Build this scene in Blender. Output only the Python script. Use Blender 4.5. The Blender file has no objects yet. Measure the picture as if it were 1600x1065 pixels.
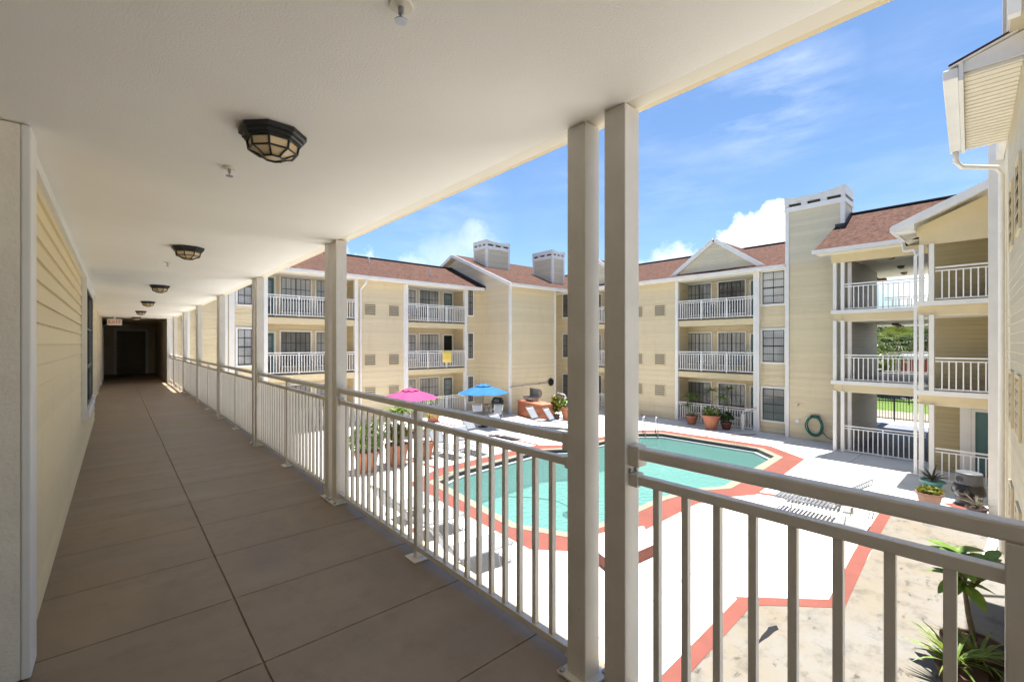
import bpy, bmesh, math, random
from mathutils import Vector, Matrix
R = math.radians
rnd = random.Random(7)
S = bpy.context.scene
COL = S.collection

# ------------------------------------------------------------------ materials
MATS = {}
class NT:
    def __init__(s, m):
        s.t = m.node_tree; s.n = s.t.nodes; s.l = s.t.links
    def new(s, typ, **kw):
        x = s.n.new(typ)
        for k, v in kw.items(): setattr(x, k, v)
        return x
    def link(s, a, b): s.l.new(a, b)
    def math(s, op, a, b=None, c=None, clamp=False):
        x = s.new('ShaderNodeMath', operation=op); x.use_clamp = clamp
        for i, v in enumerate((a, b, c)):
            if v is None: continue
            if isinstance(v, (int, float)): x.inputs[i].default_value = v
            else: s.link(v, x.inputs[i])
        return x.outputs[0]
    def noise(s, vec, scale, detail=4, rough=.55):
        x = s.new('ShaderNodeTexNoise'); x.inputs['Scale'].default_value = scale
        x.inputs['Detail'].default_value = detail; x.inputs['Roughness'].default_value = rough
        if vec is not None: s.link(vec, x.inputs['Vector'])
        return x.outputs['Fac']
    def ramp(s, fac, lo, hi, a=0., b=1.):
        x = s.new('ShaderNodeMapRange'); x.clamp = True
        s.link(fac, x.inputs[0])
        x.inputs[1].default_value = lo; x.inputs[2].default_value = hi
        x.inputs[3].default_value = a; x.inputs[4].default_value = b
        return x.outputs[0]
    def mix(s, fac, a, b):
        x = s.new('ShaderNodeMix', data_type='RGBA')
        for sock, v in ((x.inputs[0], fac), (x.inputs[6], a), (x.inputs[7], b)):
            if isinstance(v, (int, float)): sock.default_value = v
            elif isinstance(v, (tuple, list)): sock.default_value = (*v[:3], 1)
            else: s.link(v, sock)
        return x.outputs[2]
    def scale(s, vec, sc):
        x = s.new('ShaderNodeMapping'); x.inputs['Scale'].default_value = sc
        s.link(vec, x.inputs['Vector']); return x.outputs[0]

def base_mat(name, col, rough=.6, spec=.4, metal=0.):
    m = bpy.data.materials.new(name); m.use_nodes = True
    b = m.node_tree.nodes['Principled BSDF']
    b.inputs['Base Color'].default_value = (*col, 1)
    b.inputs['Roughness'].default_value = rough
    b.inputs['Specular IOR Level'].default_value = spec
    b.inputs['Metallic'].default_value = metal
    MATS[name] = m
    t = NT(m)
    pos = t.new('ShaderNodeNewGeometry').outputs['Position']
    return m, b, t, pos

def mul(c, k): return tuple(min(1, v*k) for v in c)

def plain(name, col, rough=.6, var=.08, nscale=3., bump=0., bscale=60., spec=.4, metal=0., col2=None, chips=0.):
    """painted / moulded surface: slight colour drift plus fine bump"""
    m, b, t, pos = base_mat(name, col, rough, spec, metal)
    n = t.noise(pos, nscale, 5, .6)
    f = t.ramp(n, .3, .7)
    cc = t.mix(f, mul(col, 1-var), col2 or mul(col, 1+var))
    if chips:
        cc = t.mix(t.ramp(t.noise(pos, 46, 4, .6), .70, .73, 0, chips), cc, mul(col, .42))
        cc = t.mix(t.ramp(t.noise(t.scale(pos, (9, 9, 1.2)), 2.2, 5, .7), .58, .8, 0, chips*.6), cc, mul(col, .62))
    t.link(cc, b.inputs['Base Color'])
    t.link(t.ramp(t.noise(pos, nscale*2.3, 3), .3, .7, max(.05, rough-.08), min(1, rough+.08)), b.inputs['Roughness'])
    if bump:
        bp = t.new('ShaderNodeBump'); bp.inputs['Strength'].default_value = bump; bp.inputs['Distance'].default_value = .01
        t.link(t.noise(pos, bscale, 4, .6), bp.inputs['Height']); t.link(bp.outputs[0], b.inputs['Normal'])
    return m

def siding(name, col, lap=.15, dist=.012, var=.05, dirt=(.35, .3, .2), grain=.0):
    m, b, t, pos = base_mat(name, col, .55, .35)
    sx = t.new('ShaderNodeSeparateXYZ'); t.link(pos, sx.inputs[0])
    zz = t.math('DIVIDE', sx.outputs[2], lap)
    fr = t.math('FRACT', zz); idx = t.math('FLOOR', zz)
    wn = t.new('ShaderNodeTexWhiteNoise', noise_dimensions='1D'); t.link(idx, wn.inputs['W'])
    base = t.mix(wn.outputs[0], mul(col, 1-var), mul(col, 1+var))
    streak = t.noise(t.scale(pos, (1.2, 1.2, .35)), 1.6, 5, .65)
    base = t.mix(t.ramp(streak, .52, .85, 0, .22), base, dirt)
    t.link(base, b.inputs['Base Color'])
    h = t.math('SUBTRACT', 1., fr)
    edge = t.ramp(fr, 0, .09)
    h = t.math('MULTIPLY', h, edge)
    if True:
        h = t.math('ADD', h, t.math('MULTIPLY', t.noise(t.scale(pos, (3, 3, 30)), 6, 3), .08 + grain))
    bp = t.new('ShaderNodeBump'); bp.inputs['Strength'].default_value = 1.; bp.inputs['Distance'].default_value = dist*1.15
    t.link(h, bp.inputs['Height']); t.link(bp.outputs[0], b.inputs['Normal'])
    return m

def shingles(name, axis, cols, lap=.145):
    """asphalt shingle roof: courses by height, tabs along the eave axis"""
    m, b, t, pos = base_mat(name, cols[0], .92, .15)
    sx = t.new('ShaderNodeSeparateXYZ'); t.link(pos, sx.inputs[0])
    u = sx.outputs[axis]; v = t.math('MULTIPLY', sx.outputs[2], 2.35)
    cv = t.new('ShaderNodeCombineXYZ'); t.link(u, cv.inputs[0]); t.link(v, cv.inputs[1])
    br = t.new('ShaderNodeTexBrick'); t.link(cv.outputs[0], br.inputs['Vector'])
    br.inputs['Scale'].default_value = 1; br.inputs['Brick Width'].default_value = .30
    br.inputs['Row Height'].default_value = lap; br.inputs['Mortar Size'].default_value = .008
    br.inputs['Color1'].default_value = (*cols[0], 1); br.inputs['Color2'].default_value = (*cols[1], 1)
    br.inputs['Mortar'].default_value = (*mul(cols[0], .6), 1); br.offset = .37
    n1 = t.noise(pos, 1.1, 4, .6); n2 = t.noise(pos, 6, 4, .75)
    c = t.mix(t.ramp(n2, .42, .58, 0, .75), br.outputs['Color'], cols[2])
    c = t.mix(t.ramp(n1, .4, .75, 0, .35), c, cols[3])
    t.link(c, b.inputs['Base Color'])
    bp = t.new('ShaderNodeBump'); bp.inputs['Strength'].default_value = .5; bp.inputs['Distance'].default_value = .02
    t.link(t.math('SUBTRACT', 1, br.outputs['Fac']), bp.inputs['Height']); t.link(bp.outputs[0], b.inputs['Normal'])
    return m

def leafmat(name, c1, c2, c3=None):
    m, b, t, pos = base_mat(name, c1, .45, .4)
    oi = t.noise(pos, 7, 2)
    c = t.mix(t.ramp(oi, .35, .65), c1, c2)
    if c3: c = t.mix(t.ramp(t.noise(pos, 17, 1), .6, .68), c, c3)
    t.link(c, b.inputs['Base Color'])
    b.inputs['Subsurface Weight'].default_value = 0
    tr = t.new('ShaderNodeBsdfTranslucent'); t.link(c, tr.inputs['Color'])
    mx = t.new('ShaderNodeMixShader'); mx.inputs[0].default_value = .3
    out = t.n['Material Output']
    t.link(b.outputs[0], mx.inputs[1]); t.link(tr.outputs[0], mx.inputs[2]); t.link(mx.outputs[0], out.inputs[0])
    return m

SID = (.70, .595, .40)
siding('siding_beige', SID, .15)
siding('siding_pale', (.66, .585, .43), .15, dirt=(.4, .38, .33))
siding('siding_near', (.78, .66, .42), .117, .003)
siding('siding_cream', (.58, .50, .34), .15)
plain('panel_beige', (.68, .57, .36), .55, .05, 1.4, .15, 90)
plain('white_trim', (.78, .77, .75), .45, .05, 2., .12, 80, chips=.25)
plain('white_soffit', (.74, .69, .58), .55, .04, 2.)
plain('alu_cream', (.67, .635, .575), .36, .06, 5., .12, 110, .5, chips=.55)
plain('alu_white', (.88, .87, .85), .4, .03, 3.)
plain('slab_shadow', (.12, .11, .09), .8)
plain('board_taupe', (.82, .76, .66), .7, .07, 3., .5, 40, chips=.3)
plain('bolt_steel', (.35, .36, .4), .35, .1, 30, metal=.8)
plain('black_metal', (.012, .014, .014), .42, .15, 20., .1, 150, .5)
plain('steel', (.5, .5, .5), .25, .05, 9, metal=1.)
plain('dark_muntin', (.03, .03, .032), .4)
plain('door_teal', (.08, .17, .18), .4, .1, 2)
plain('dark_opening', (.008, .008, .008), .5)
plain('door_beige', (.45, .38, .27), .5)
plain('terracotta', (.36, .14, .08), .75, .16, 4., .15, 60)
plain('pot_red', (.10, .025, .02), .5, .1, 4)
plain('pot_tan', (.22, .12, .085), .6, .08, 4)
plain('pot_teal', (.12, .34, .31), .35, .1, 4)
plain('pot_brown', (.085, .042, .028), .7, .2, 6)
plain('pot_dark', (.05, .03, .03), .6)
plain('soil', (.06, .04, .03), .95, .3, 20, .6, 60)
plain('bark', (.13, .10, .07), .9, .3, 12, .6, 40)
plain('stem_green', (.16, .2, .08), .7, .2, 12)
plain('pink_canvas', (.29, .032, .12), .8, .05, 3, .2, 120)
plain('blue_canvas', (.004, .10, .26), .8, .05, 3, .2, 120)
plain('towel_yellow', (.82, .62, .16), .95, .06, 6, .5, 90)
plain('hose_green', (.02, .17, .14), .45, .1, 8)
plain('sling_white', (.235, .25, .275), .6, .04, 5, .2, 200)
plain('strap_grey', (.125, .135, .145), .5, .05, 5)
plain('frame_white', (.19, .19, .19), .35, .04, 5)
plain('frame_dark', (.08, .07, .07), .5)
plain('bin_grey', (.055, .057, .06), .45, .1, 6, .05, 60)
plain('bin_lid', (.10, .105, .115), .4, .08, 6)
plain('bin_black', (.015, .015, .017), .4, .2, 6)
plain('bag_black', (.012, .012, .013), .18, .2, 20, .9, 14, .6)
plain('grey_floor', (.42, .40, .37), .8, .1, 1.2, .2, 40)
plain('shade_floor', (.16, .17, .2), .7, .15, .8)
plain('far_grass', (.085, .14, .02), .95, .3, 2.2, .4, 30)
plain('far_ground', (.42, .40, .36), .95, .2, .3)
plain('far_path', (.22, .19, .15), .9, .12, 1.)
plain('far_road', (.2, .2, .2), .9, .1, .6)
plain('fence_black', (.01, .01, .011), .4)
plain('carport_white', (.8, .8, .8), .5)
plain('car_white', (.8, .8, .82), .25, .02, 3, spec=.6)
plain('car_glass', (.02, .025, .03), .08, .1, 3, spec=.8)
plain('tyre', (.02, .02, .02), .8)
plain('brick_far', (.45, .12, .07), .85)
plain('metal_flash', (.05, .05, .055), .5)
plain('cap_metal', (.7, .69, .66), .4, .06, 3)
plain('lamp_off', (.42, .38, .30), .4, .1, 8)
plain('sign_face', (.78, .72, .66), .4)
plain('sign_red', (.55, .1, .08), .5)
plain('vent_dark', (.06, .05, .04), .7)
plain('vent_slat', (.50, .42, .28), .55, .06, 6)
siding('siding_shaded_taupe', (.27, .235, .185), .15)  # breezeway wall shade put into the colour; also on the hall door
siding('siding_shaded_olive', (.40, .33, .19), .15)  # same siding as outside, with the landing's shade put into the colour
plain('grill_steel', (.26, .26, .25), .4, .15, 9)
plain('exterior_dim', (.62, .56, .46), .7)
leafmat('leaf_palm', (.08, .15, .022), (.14, .22, .035), (.22, .22, .05))
leafmat('leaf_dark', (.02, .05, .012), (.04, .085, .018))
leafmat('leaf_big', (.10, .20, .03), (.17, .27, .05), (.24, .28, .06))
leafmat('leaf_yellow', (.12, .14, .015), (.20, .17, .02), (.08, .12, .02))
leafmat('leaf_spike', (.11, .19, .03), (.19, .26, .045), (.28, .27, .06))
leafmat('leaf_aloe', (.05, .07, .04), (.11, .075, .045))
leafmat('leaf_tree', (.03, .055, .012), (.05, .085, .018), (.075, .11, .025))
leafmat('leaf_fan', (.09, .13, .018), (.15, .18, .03))
shingles('shingle_x', 0, ((.082, .037, .025), (.042, .023, .018), (.122, .064, .044), (.054, .031, .026)))
shingles('shingle_y', 1, ((.082, .037, .025), (.042, .023, .018), (.122, .064, .044), (.054, .031, .026)))

def m_floor():
    col = (.275, .206, .138)
    m, b, t, pos = base_mat('walk_floor', col, .5, .4)
    n1 = t.noise(t.scale(pos, (1, .45, 1)), 2.2, 5, .6); n2 = t.noise(pos, 24, 4, .7)
    n3 = t.noise(t.scale(pos, (.5, 2.2, 1)), 1.1, 3, .6)
    c = t.mix(t.ramp(n1, .3, .7), mul(col, .74), mul(col, 1.18))
    c = t.mix(t.ramp(n3, .48, .72, 0, .45), c, (.36, .285, .21))
    n4 = t.noise(pos, 5.5, 7, .75)
    c = t.mix(t.ramp(n4, .52, .70, 0, .42), c, (.155, .115, .078))
    c = t.mix(t.ramp(n2, .62, .75, 0, .25), c, (.3, .25, .2))
    sp = t.noise(pos, 90, 2, .5)
    c = t.mix(t.ramp(sp, .74, .78, 0, .5), c, (.45, .4, .34))
    t.link(c, b.inputs['Base Color'])
    t.link(t.ramp(n1, .3, .7, .42, .62), b.inputs['Roughness'])
    bp = t.new('ShaderNodeBump'); bp.inputs['Strength'].default_value = .25; bp.inputs['Distance'].default_value = .004
    t.link(t.noise(pos, 140, 5, .7), bp.inputs['Height']); t.link(bp.outputs[0], b.inputs['Normal'])
def m_ceiling():
    col = (.88, .855, .80)
    m, b, t, pos = base_mat('ceiling_paint', col, .8, .2)
    c = t.mix(t.ramp(t.noise(pos, .8, 4), .3, .7), mul(col, .96), mul(col, 1.03))
    t.link(c, b.inputs['Base Color'])
    bp = t.new('ShaderNodeBump'); bp.inputs['Strength'].default_value = .3; bp.inputs['Distance'].default_value = .008
    t.link(t.math('ADD', t.noise(pos, 120, 5, .75), t.math('MULTIPLY', t.noise(pos, 2.2, 3), 3.)), bp.inputs['Height']); t.link(bp.outputs[0], b.inputs['Normal'])
def m_deck():
    col = (.70, .685, .65)
    m, b, t, pos = base_mat('deck_white', col, .7, .3)
    n1 = t.noise(pos, .5, 6, .65); n2 = t.noise(pos, 3.5, 5, .7); n3 = t.noise(pos, 14, 3)
    c = t.mix(t.ramp(n1, .35, .7), mul(col, .93), mul(col, 1.04))
    c = t.mix(t.ramp(n2, .6, .78, 0, .55), c, (.25, .235, .205))
    c = t.mix(t.ramp(n3, .70, .77, 0, .75), c, (.16, .15, .13))
    t.link(c, b.inputs['Base Color'])
def m_conc():
    m, b, t, pos = base_mat('old_concrete', (.55, .5, .42), .9, .2)
    n1 = t.noise(pos, .9, 6, .65); n2 = t.noise(pos, 2.6, 8, .72)
    c = t.mix(t.ramp(n1, .35, .68), (.185, .177, .16), (.18, .153, .112))
    c = t.mix(t.ramp(n2, .50, .70, 0, .85), c, (.098, .09, .078))
    vor = t.new('ShaderNodeTexVoronoi'); vor.inputs['Scale'].default_value = 2.7; vor.inputs['Randomness'].default_value = 1
    rot = t.new('ShaderNodeMapping'); rot.inputs['Rotation'].default_value = (0, 0, R(20)); rot.inputs['Scale'].default_value = (.8, 2.6, 1)
    t.link(pos, rot.inputs['Vector'])
    add = t.new('ShaderNodeVectorMath', operation='ADD'); t.link(rot.outputs[0], add.inputs[0])
    nz = t.new('ShaderNodeTexNoise'); nz.inputs['Scale'].default_value = 4; t.link(pos, nz.inputs['Vector'])
    sc = t.new('ShaderNodeVectorMath', operation='SCALE'); sc.inputs['Scale'].default_value = .5; t.link(nz.outputs['Color'], sc.inputs[0])
    t.link(sc.outputs[0], add.inputs[1]); t.link(add.outputs[0], vor.inputs['Vector'])
    spot = t.ramp(vor.outputs['Distance'], .14, .30, 1, 0)
    gate = t.ramp(t.noise(pos, 1.3, 3), .44, .52)
    rough = t.ramp(t.noise(pos, 30, 3), .4, .55)
    f = t.math('MULTIPLY', t.math('MULTIPLY', spot, gate), rough)
    c = t.mix(t.math('MULTIPLY', f, .85), c, (.055, .048, .04))
    t.link(c, b.inputs['Base Color'])
    bp = t.new('ShaderNodeBump'); bp.inputs['Strength'].default_value = .5; bp.inputs['Distance'].default_value = .01
    t.link(n2, bp.inputs['Height']); t.link(bp.outputs[0], b.inputs['Normal'])
def m_red():
    col = (.185, .056, .040)
    m, b, t, pos = base_mat('red_paint', col, .7, .3)
    n1 = t.noise(pos, 1.2, 6, .65); n2 = t.noise(pos, 7, 5, .75)
    c = t.mix(t.ramp(n1, .35, .7), mul(col, .85), mul(col, 1.1))
    c = t.mix(t.ramp(n2, .64, .74, 0, .65), c, (.26, .16, .13))
    t.link(c, b.inputs['Base Color'])
def m_brick():
    m, b, t, pos = base_mat('brick_red', (.4, .13, .07), .85, .2)
    sx = t.new('ShaderNodeSeparateXYZ'); t.link(pos, sx.inputs[0])
    cv = t.new('ShaderNodeCombineXYZ'); t.link(t.math('ADD', sx.outputs[0], t.math('MULTIPLY', sx.outputs[1], -1.)), cv.inputs[0]); t.link(sx.outputs[2], cv.inputs[1])
    br = t.new('ShaderNodeTexBrick'); t.link(cv.outputs[0], br.inputs['Vector'])
    br.inputs['Scale'].default_value = 1; br.inputs['Brick Width'].default_value = .28; br.inputs['Row Height'].default_value = .075
    br.inputs['Mortar Size'].default_value = .006
    br.inputs['Color1'].default_value = (.33, .10, .045, 1); br.inputs['Color2'].default_value = (.19, .055, .03, 1); br.inputs['Mortar'].default_value = (.26, .16, .11, 1)
    t.link(br.outputs['Color'], b.inputs['Base Color'])
def m_pane(name, tint, dark, mirror=.12):
    """window glass over hanging blinds"""
    m, b, t, pos = base_mat(name, tint, .12, .5)
    sx = t.new('ShaderNodeSeparateXYZ'); t.link(pos, sx.inputs[0])
    u = t.math('ADD', sx.outputs[0], sx.outputs[1])
    w = t.math('SINE', t.math('MULTIPLY', u, 70))
    c = t.mix(t.ramp(w, -1, 1), mul(tint, .8), tint)
    n = t.noise(t.scale(pos, (.7, .7, .5)), .9, 2)
    c = t.mix(t.ramp(n, .4, .66, 0, .85), c, dark)
    t.link(c, b.inputs['Base Color'])
    b.inputs['Coat Weight'].default_value = 1; b.inputs['Coat Roughness'].default_value = .02; b.inputs['Roughness'].default_value = .6
def m_water():
    m = bpy.data.materials.new('pool_water'); m.use_nodes = True; MATS['pool_water'] = m
    t = NT(m); t.n.remove(t.n['Principled BSDF'])
    pos = t.new('ShaderNodeNewGeometry').outputs['Position']
    tr = t.new('ShaderNodeBsdfTransparent'); tr.inputs[0].default_value = (.58, .92, .89, 1)
    gl = t.new('ShaderNodeBsdfGlossy'); gl.inputs['Roughness'].default_value = .03
    fr = t.new('ShaderNodeFresnel'); fr.inputs['IOR'].default_value = 1.33
    bp = t.new('ShaderNodeBump'); bp.inputs['Strength'].default_value = .8; bp.inputs['Distance'].default_value = .10
    t.link(t.noise(t.scale(pos, (1, 1.7, 1)), 4.2, 5, .6), bp.inputs['Height'])
    t.link(bp.outputs[0], gl.inputs['Normal']); t.link(bp.outputs[0], fr.inputs['Normal'])
    mx = t.new('ShaderNodeMixShader'); t.link(fr.outputs[0], mx.inputs[0]); t.link(tr.outputs[0], mx.inputs[1]); t.link(gl.outputs[0], mx.inputs[2])
    df = t.new('ShaderNodeBsdfDiffuse'); df.inputs[0].default_value = (.19, .43, .385, 1); t.link(bp.outputs[0], df.inputs['Normal'])
    mb_ = t.new('ShaderNodeMixShader'); mb_.inputs[0].default_value = .34; t.link(tr.outputs[0], mb_.inputs[1]); t.link(df.outputs[0], mb_.inputs[2]); t.link(mb_.outputs[0], mx.inputs[1])
    t.link(mx.outputs[0], t.n['Material Output'].inputs[0])
def m_plaster():
    col = (.33, .335, .32)
    m, b, t, pos = base_mat('pool_plaster', col, .7, .2)
    n = t.noise(pos, .6, 4); 
    v = t.new('ShaderNodeTexVoronoi', feature='SMOOTH_F1'); v.inputs['Scale'].default_value = 2.6
    nz = t.new('ShaderNodeTexNoise'); nz.inputs['Scale'].default_value = 1.7; t.link(pos, nz.inputs['Vector'])
    add = t.new('ShaderNodeVectorMath', operation='ADD'); t.link(pos, add.inputs[0]); t.link(nz.outputs['Color'], add.inputs[1]); t.link(add.outputs[0], v.inputs['Vector'])
    c = t.mix(t.ramp(n, .3, .7), mul(col, .92), mul(col, 1.06))
    t.link(c, b.inputs['Base Color'])
m_floor(); m_ceiling(); m_deck(); m_conc(); m_red(); m_brick(); m_water(); m_plaster()
m_pane('pane_blinds', (.44, .45, .46), (.13, .14, .14))
m_pane('pane_dim', (.20, .21, .21), (.04, .045, .045))
m_pane('pane_pale', (.62, .62, .60), (.34, .34, .33))
plain('joint_grey', (.15, .14, .12), .9)
plain('coping', (.22, .185, .14), .8, .1, 2.)
plain('tile_navy', (.025, .03, .05), .25, .3, 12)
plain('tile_white', (.45, .46, .45), .3, .05, 6)
plain('marker_tile', (.26, .23, .16), .5)
plain('marker_ink', (.03, .03, .03), .5)
plain('lens_glass', (.70, .53, .30), .3, .12, 9., .1, 60, .5)

# ------------------------------------------------------------------ mesh builder
class MB:
    def __init__(s): s.v = []; s.f = []
    def add(s, vs, fs):
        o = len(s.v); s.v += [tuple(p) for p in vs]; s.f += [tuple(i+o for i in f) for f in fs]; return s
    def box(s, x0, x1, y0, y1, z0, z1):
        return s.add([(x, y, z) for z in (z0, z1) for x, y in ((x0, y0), (x1, y0), (x1, y1), (x0, y1))],
                     [(3, 2, 1, 0), (4, 5, 6, 7), (0, 1, 5, 4), (1, 2, 6, 5), (2, 3, 7, 6), (3, 0, 4, 7)])
    def fbox(s, F, u0, u1, n0, n1, z0, z1):
        P = F
        return s.add([P(u, n, z) for z in (z0, z1) for u, n in ((u0, n0), (u1, n0), (u1, n1), (u0, n1))],
                     [(3, 2, 1, 0), (4, 5, 6, 7), (0, 1, 5, 4), (1, 2, 6, 5), (2, 3, 7, 6), (3, 0, 4, 7)])
    def hexa(s, a, b):
        """two quads a (bottom) and b (top), same order"""
        return s.add(list(a)+list(b), [(3, 2, 1, 0), (4, 5, 6, 7), (0, 1, 5, 4), (1, 2, 6, 5), (2, 3, 7, 6), (3, 0, 4, 7)])
    def bar(s, p, q, w, h, up=(0, 0, 1)):
        p, q = Vector(p), Vector(q); d = (q-p).normalized(); u = Vector(up)
        sd = d.cross(u)
        if sd.length < 1e-5: sd = d.cross(Vector((1, 0, 0)))
        sd.normalize(); up2 = sd.cross(d).normalized()
        c = [(-w/2, -h/2), (w/2, -h/2), (w/2, h/2), (-w/2, h/2)]
        return s.hexa([p+sd*a+up2*b for a, b in c], [q+sd*a+up2*b for a, b in c])
    def tube(s, pts, r, n=8, closed=False):
        pts = [Vector(p) for p in pts]; N = len(pts); rs = r if isinstance(r, (list, tuple)) else [r]*N
        vs = []; up = None
        for i, p in enumerate(pts):
            if closed: d = pts[(i+1) % N]-pts[i-1]
            else: d = pts[min(i+1, N-1)]-pts[max(i-1, 0)]
            d.normalize()
            if up is None:
                up = Vector((0, 0, 1)) if abs(d.z) < .9 else Vector((1, 0, 0))
            sd = d.cross(up); sd.normalize(); up = sd.cross(d).normalized()
            for k in range(n):
                a = 2*math.pi*k/n
                vs.append(p+(sd*math.cos(a)+up*math.sin(a))*rs[i])
        fs = []
        for i in range(N if closed else N-1):
            j = (i+1) % N
            for k in range(n):
                fs.append((i*n+k, i*n+(k+1) % n, j*n+(k+1) % n, j*n+k))
        if not closed:
            fs.append(tuple(range(n))[::-1]); fs.append(tuple((N-1)*n+k for k in range(n)))
        return s.add(vs, fs)
    def lathe(s, prof, c=(0, 0, 0), n=20, a0=0., cap=True):
        vs = []; fs = []
        for r, z in prof:
            for k in range(n):
                a = a0+2*math.pi*k/n
                vs.append((c[0]+r*math.cos(a), c[1]+r*math.sin(a), c[2]+z))
        for i in range(len(prof)-1):
            for k in range(n):
                fs.append((i*n+k, i*n+(k+1) % n, (i+1)*n+(k+1) % n, (i+1)*n+k))
        if cap:
            fs.append(tuple(range(n))[::-1]); fs.append(tuple((len(prof)-1)*n+k for k in range(n)))
        return s.add(vs, fs)
    def prism(s, poly, z0, z1):
        n = len(poly)
        return s.add([(x, y, z0) for x, y in poly]+[(x, y, z1) for x, y in poly],
                     [tuple(range(n))[::-1], tuple(range(n, 2*n))]+[(i, (i+1) % n, n+(i+1) % n, n+i) for i in range(n)])
    def slabface(s, pts, th):
        """thick plate: polygon pts (3D, planar) extruded down by th"""
        n = len(pts)
        return s.add([(x, y, z-th) for x, y, z in pts]+[tuple(p) for p in pts],
                     [tuple(range(n))[::-1], tuple(range(n, 2*n))]+[(i, (i+1) % n, n+(i+1) % n, n+i) for i in range(n)])
    def roofplate(s, under, pts, th=.09):
        s.slabface(pts, th); under.slabface([(x, y, z-th-.004) for x, y, z in pts], .016)
    def build(s, name, mat, parent=None, world=False, smooth=False, bevel=0., loc=None, up=False):
        me = bpy.data.meshes.new(name)
        vs = s.v
        if world and parent is not None:
            mi = parent['_m'].inverted() if False else PM[parent.name].inverted()
            vs = [tuple(mi @ Vector(p)) for p in vs]
        me.from_pydata(vs, [], s.f)
        bm = bmesh.new(); bm.from_mesh(me)
        bmesh.ops.recalc_face_normals(bm, faces=bm.faces)
        if up:
            for f in bm.faces:
                if f.normal.z < 0: f.normal_flip()
        if bevel:
            es = [e for e in bm.edges if len(e.link_faces) == 2 and e.calc_face_angle(0) > .6]
            bmesh.ops.bevel(bm, geom=es, offset=bevel, segments=2, affect='EDGES', profile=.5)
        bm.to_mesh(me); bm.free()
        me.materials.append(MATS[mat])
        if smooth:
            for p in me.polygons: p.use_smooth = True
        o = bpy.data.objects.new(name, me); COL.objects.link(o)
        if parent is not None: o.parent = parent
        if loc is not None: o.location = loc
        return o
PM = {}
def smooth_by(o, ang=40):
    try:
        o.data.set_sharp_from_angle(angle=R(ang))
        for p in o.data.polygons: p.use_smooth = True
    except Exception: pass
    return o
def tag(o, label=None, cat=None, group=None, kind=None):
    if label: o['label'] = label
    if cat: o['category'] = cat
    if group: o['group'] = group
    if kind: o['kind'] = kind
    return o
def thing(name, label, cat, loc=(0, 0, 0), rz=0., group=None):
    o = bpy.data.objects.new(name, None); COL.objects.link(o)
    o.empty_display_size = .1
    o.location = loc; o.rotation_euler = (0, 0, rz)
    PM[o.name] = Matrix.Translation(loc) @ Matrix.Rotation(rz, 4, 'Z')
    return tag(o, label, cat, group)
def struct(name, mb, mat, **kw):
    o = mb.build(name, mat, **kw); o['kind'] = 'structure'; return o
def dup(root, loc, rz, label, group=None):
    def cp(o, par):
        c = o.copy(); COL.objects.link(c); c.parent = par
        for ch in o.children: cp(ch, c)
        return c
    r = cp(root, None); r.location = loc; r.rotation_euler = (0, 0, rz)
    PM[r.name] = Matrix.Translation(loc) @ Matrix.Rotation(rz, 4, 'Z')
    r['label'] = label
    if group: r['group'] = group
    return r
def frame(ox, oy, ang):
    """facade frame: u along the wall (angle from +X), n outward (left of u turned -90)"""
    c, s_ = math.cos(ang), math.sin(ang)
    return lambda u, n, z: (ox+u*c+n*s_, oy+u*s_-n*c, z)

F2, F3, EZ = 2.84, 5.68, 8.0

# ------------------------------------------------------------------ ground, deck, pool
POOL = [(7.60, 12.10), (8.70, 12.55), (13.05, 12.87), (13.95, 12.30), (18.95, 12.15), (19.75, 11.45), (19.88, 7.20), (19.0, 6.25),
        (16.9, 6.15), (13.85, 5.98), (12.85, 6.52), (11.6, 6.72), (8.85, 6.72), (7.80, 6.86), (7.22, 8.0)]
COPE = [(7.30, 12.30), (8.62, 12.80), (13.12, 13.10), (14.02, 12.53), (19.05, 12.38), (20.0, 11.60), (20.13, 7.05), (19.12, 5.98),
        (16.9, 5.84), (13.82, 5.72), (12.80, 6.28), (11.5, 6.50), (8.75, 6.50), (7.60, 6.66), (6.98, 7.95)]
RED = [(6.78, 12.55), (8.45, 13.45), (13.50, 13.72), (14.35, 13.02), (19.5, 12.80), (20.62, 11.95), (20.85, 7.02), (19.48, 5.36),
       (16.9, 5.2), (13.82, 5.02), (12.84, 5.55), (11.8, 5.80), (9.2, 5.78), (7.15, 6.20), (6.55, 6.85)]
def ring(outer, inner, z):
    m = MB(); n = len(outer)
    m.add([(x, y, z) for x, y in outer]+[(x, y, z) for x, y in inner],
          [(i, (i+1) % n, n+(i+1) % n, n+i) for i in range(n)])
    return m
def sheet(poly, z): return MB().add([(x, y, z) for x, y in poly], [tuple(range(len(poly)))])
def holed(outer, hole, z):
    bm = bmesh.new()
    for loop in (outer, hole):
        vs = [bm.verts.new((x, y, z)) for x, y in loop]
        for i in range(len(vs)): bm.edges.new((vs[i], vs[(i+1) % len(vs)]))
    bmesh.ops.triangle_fill(bm, use_beauty=True, use_dissolve=False, edges=bm.edges[:])
    bm.verts.index_update(); m = MB()
    m.v = [tuple(v.co) for v in bm.verts]; m.f = [tuple(v.index for v in f.verts) for f in bm.faces]; bm.free(); return m
struct('ground', holed([(-900, -900), (900, -900), (900, 900), (-900, 900)], [(1, -6), (40, -6), (40, 30), (1, 30)], -.012), 'far_ground')
struct('pool_deck', holed([(1, -6), (40.2, -6), (40.2, 30.2), (1, 30.2)], COPE, 0.), 'deck_white')
struct('painted_pool_border', ring(RED, COPE, .004), 'red_paint')
m = MB(); n = len(POOL)
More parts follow.
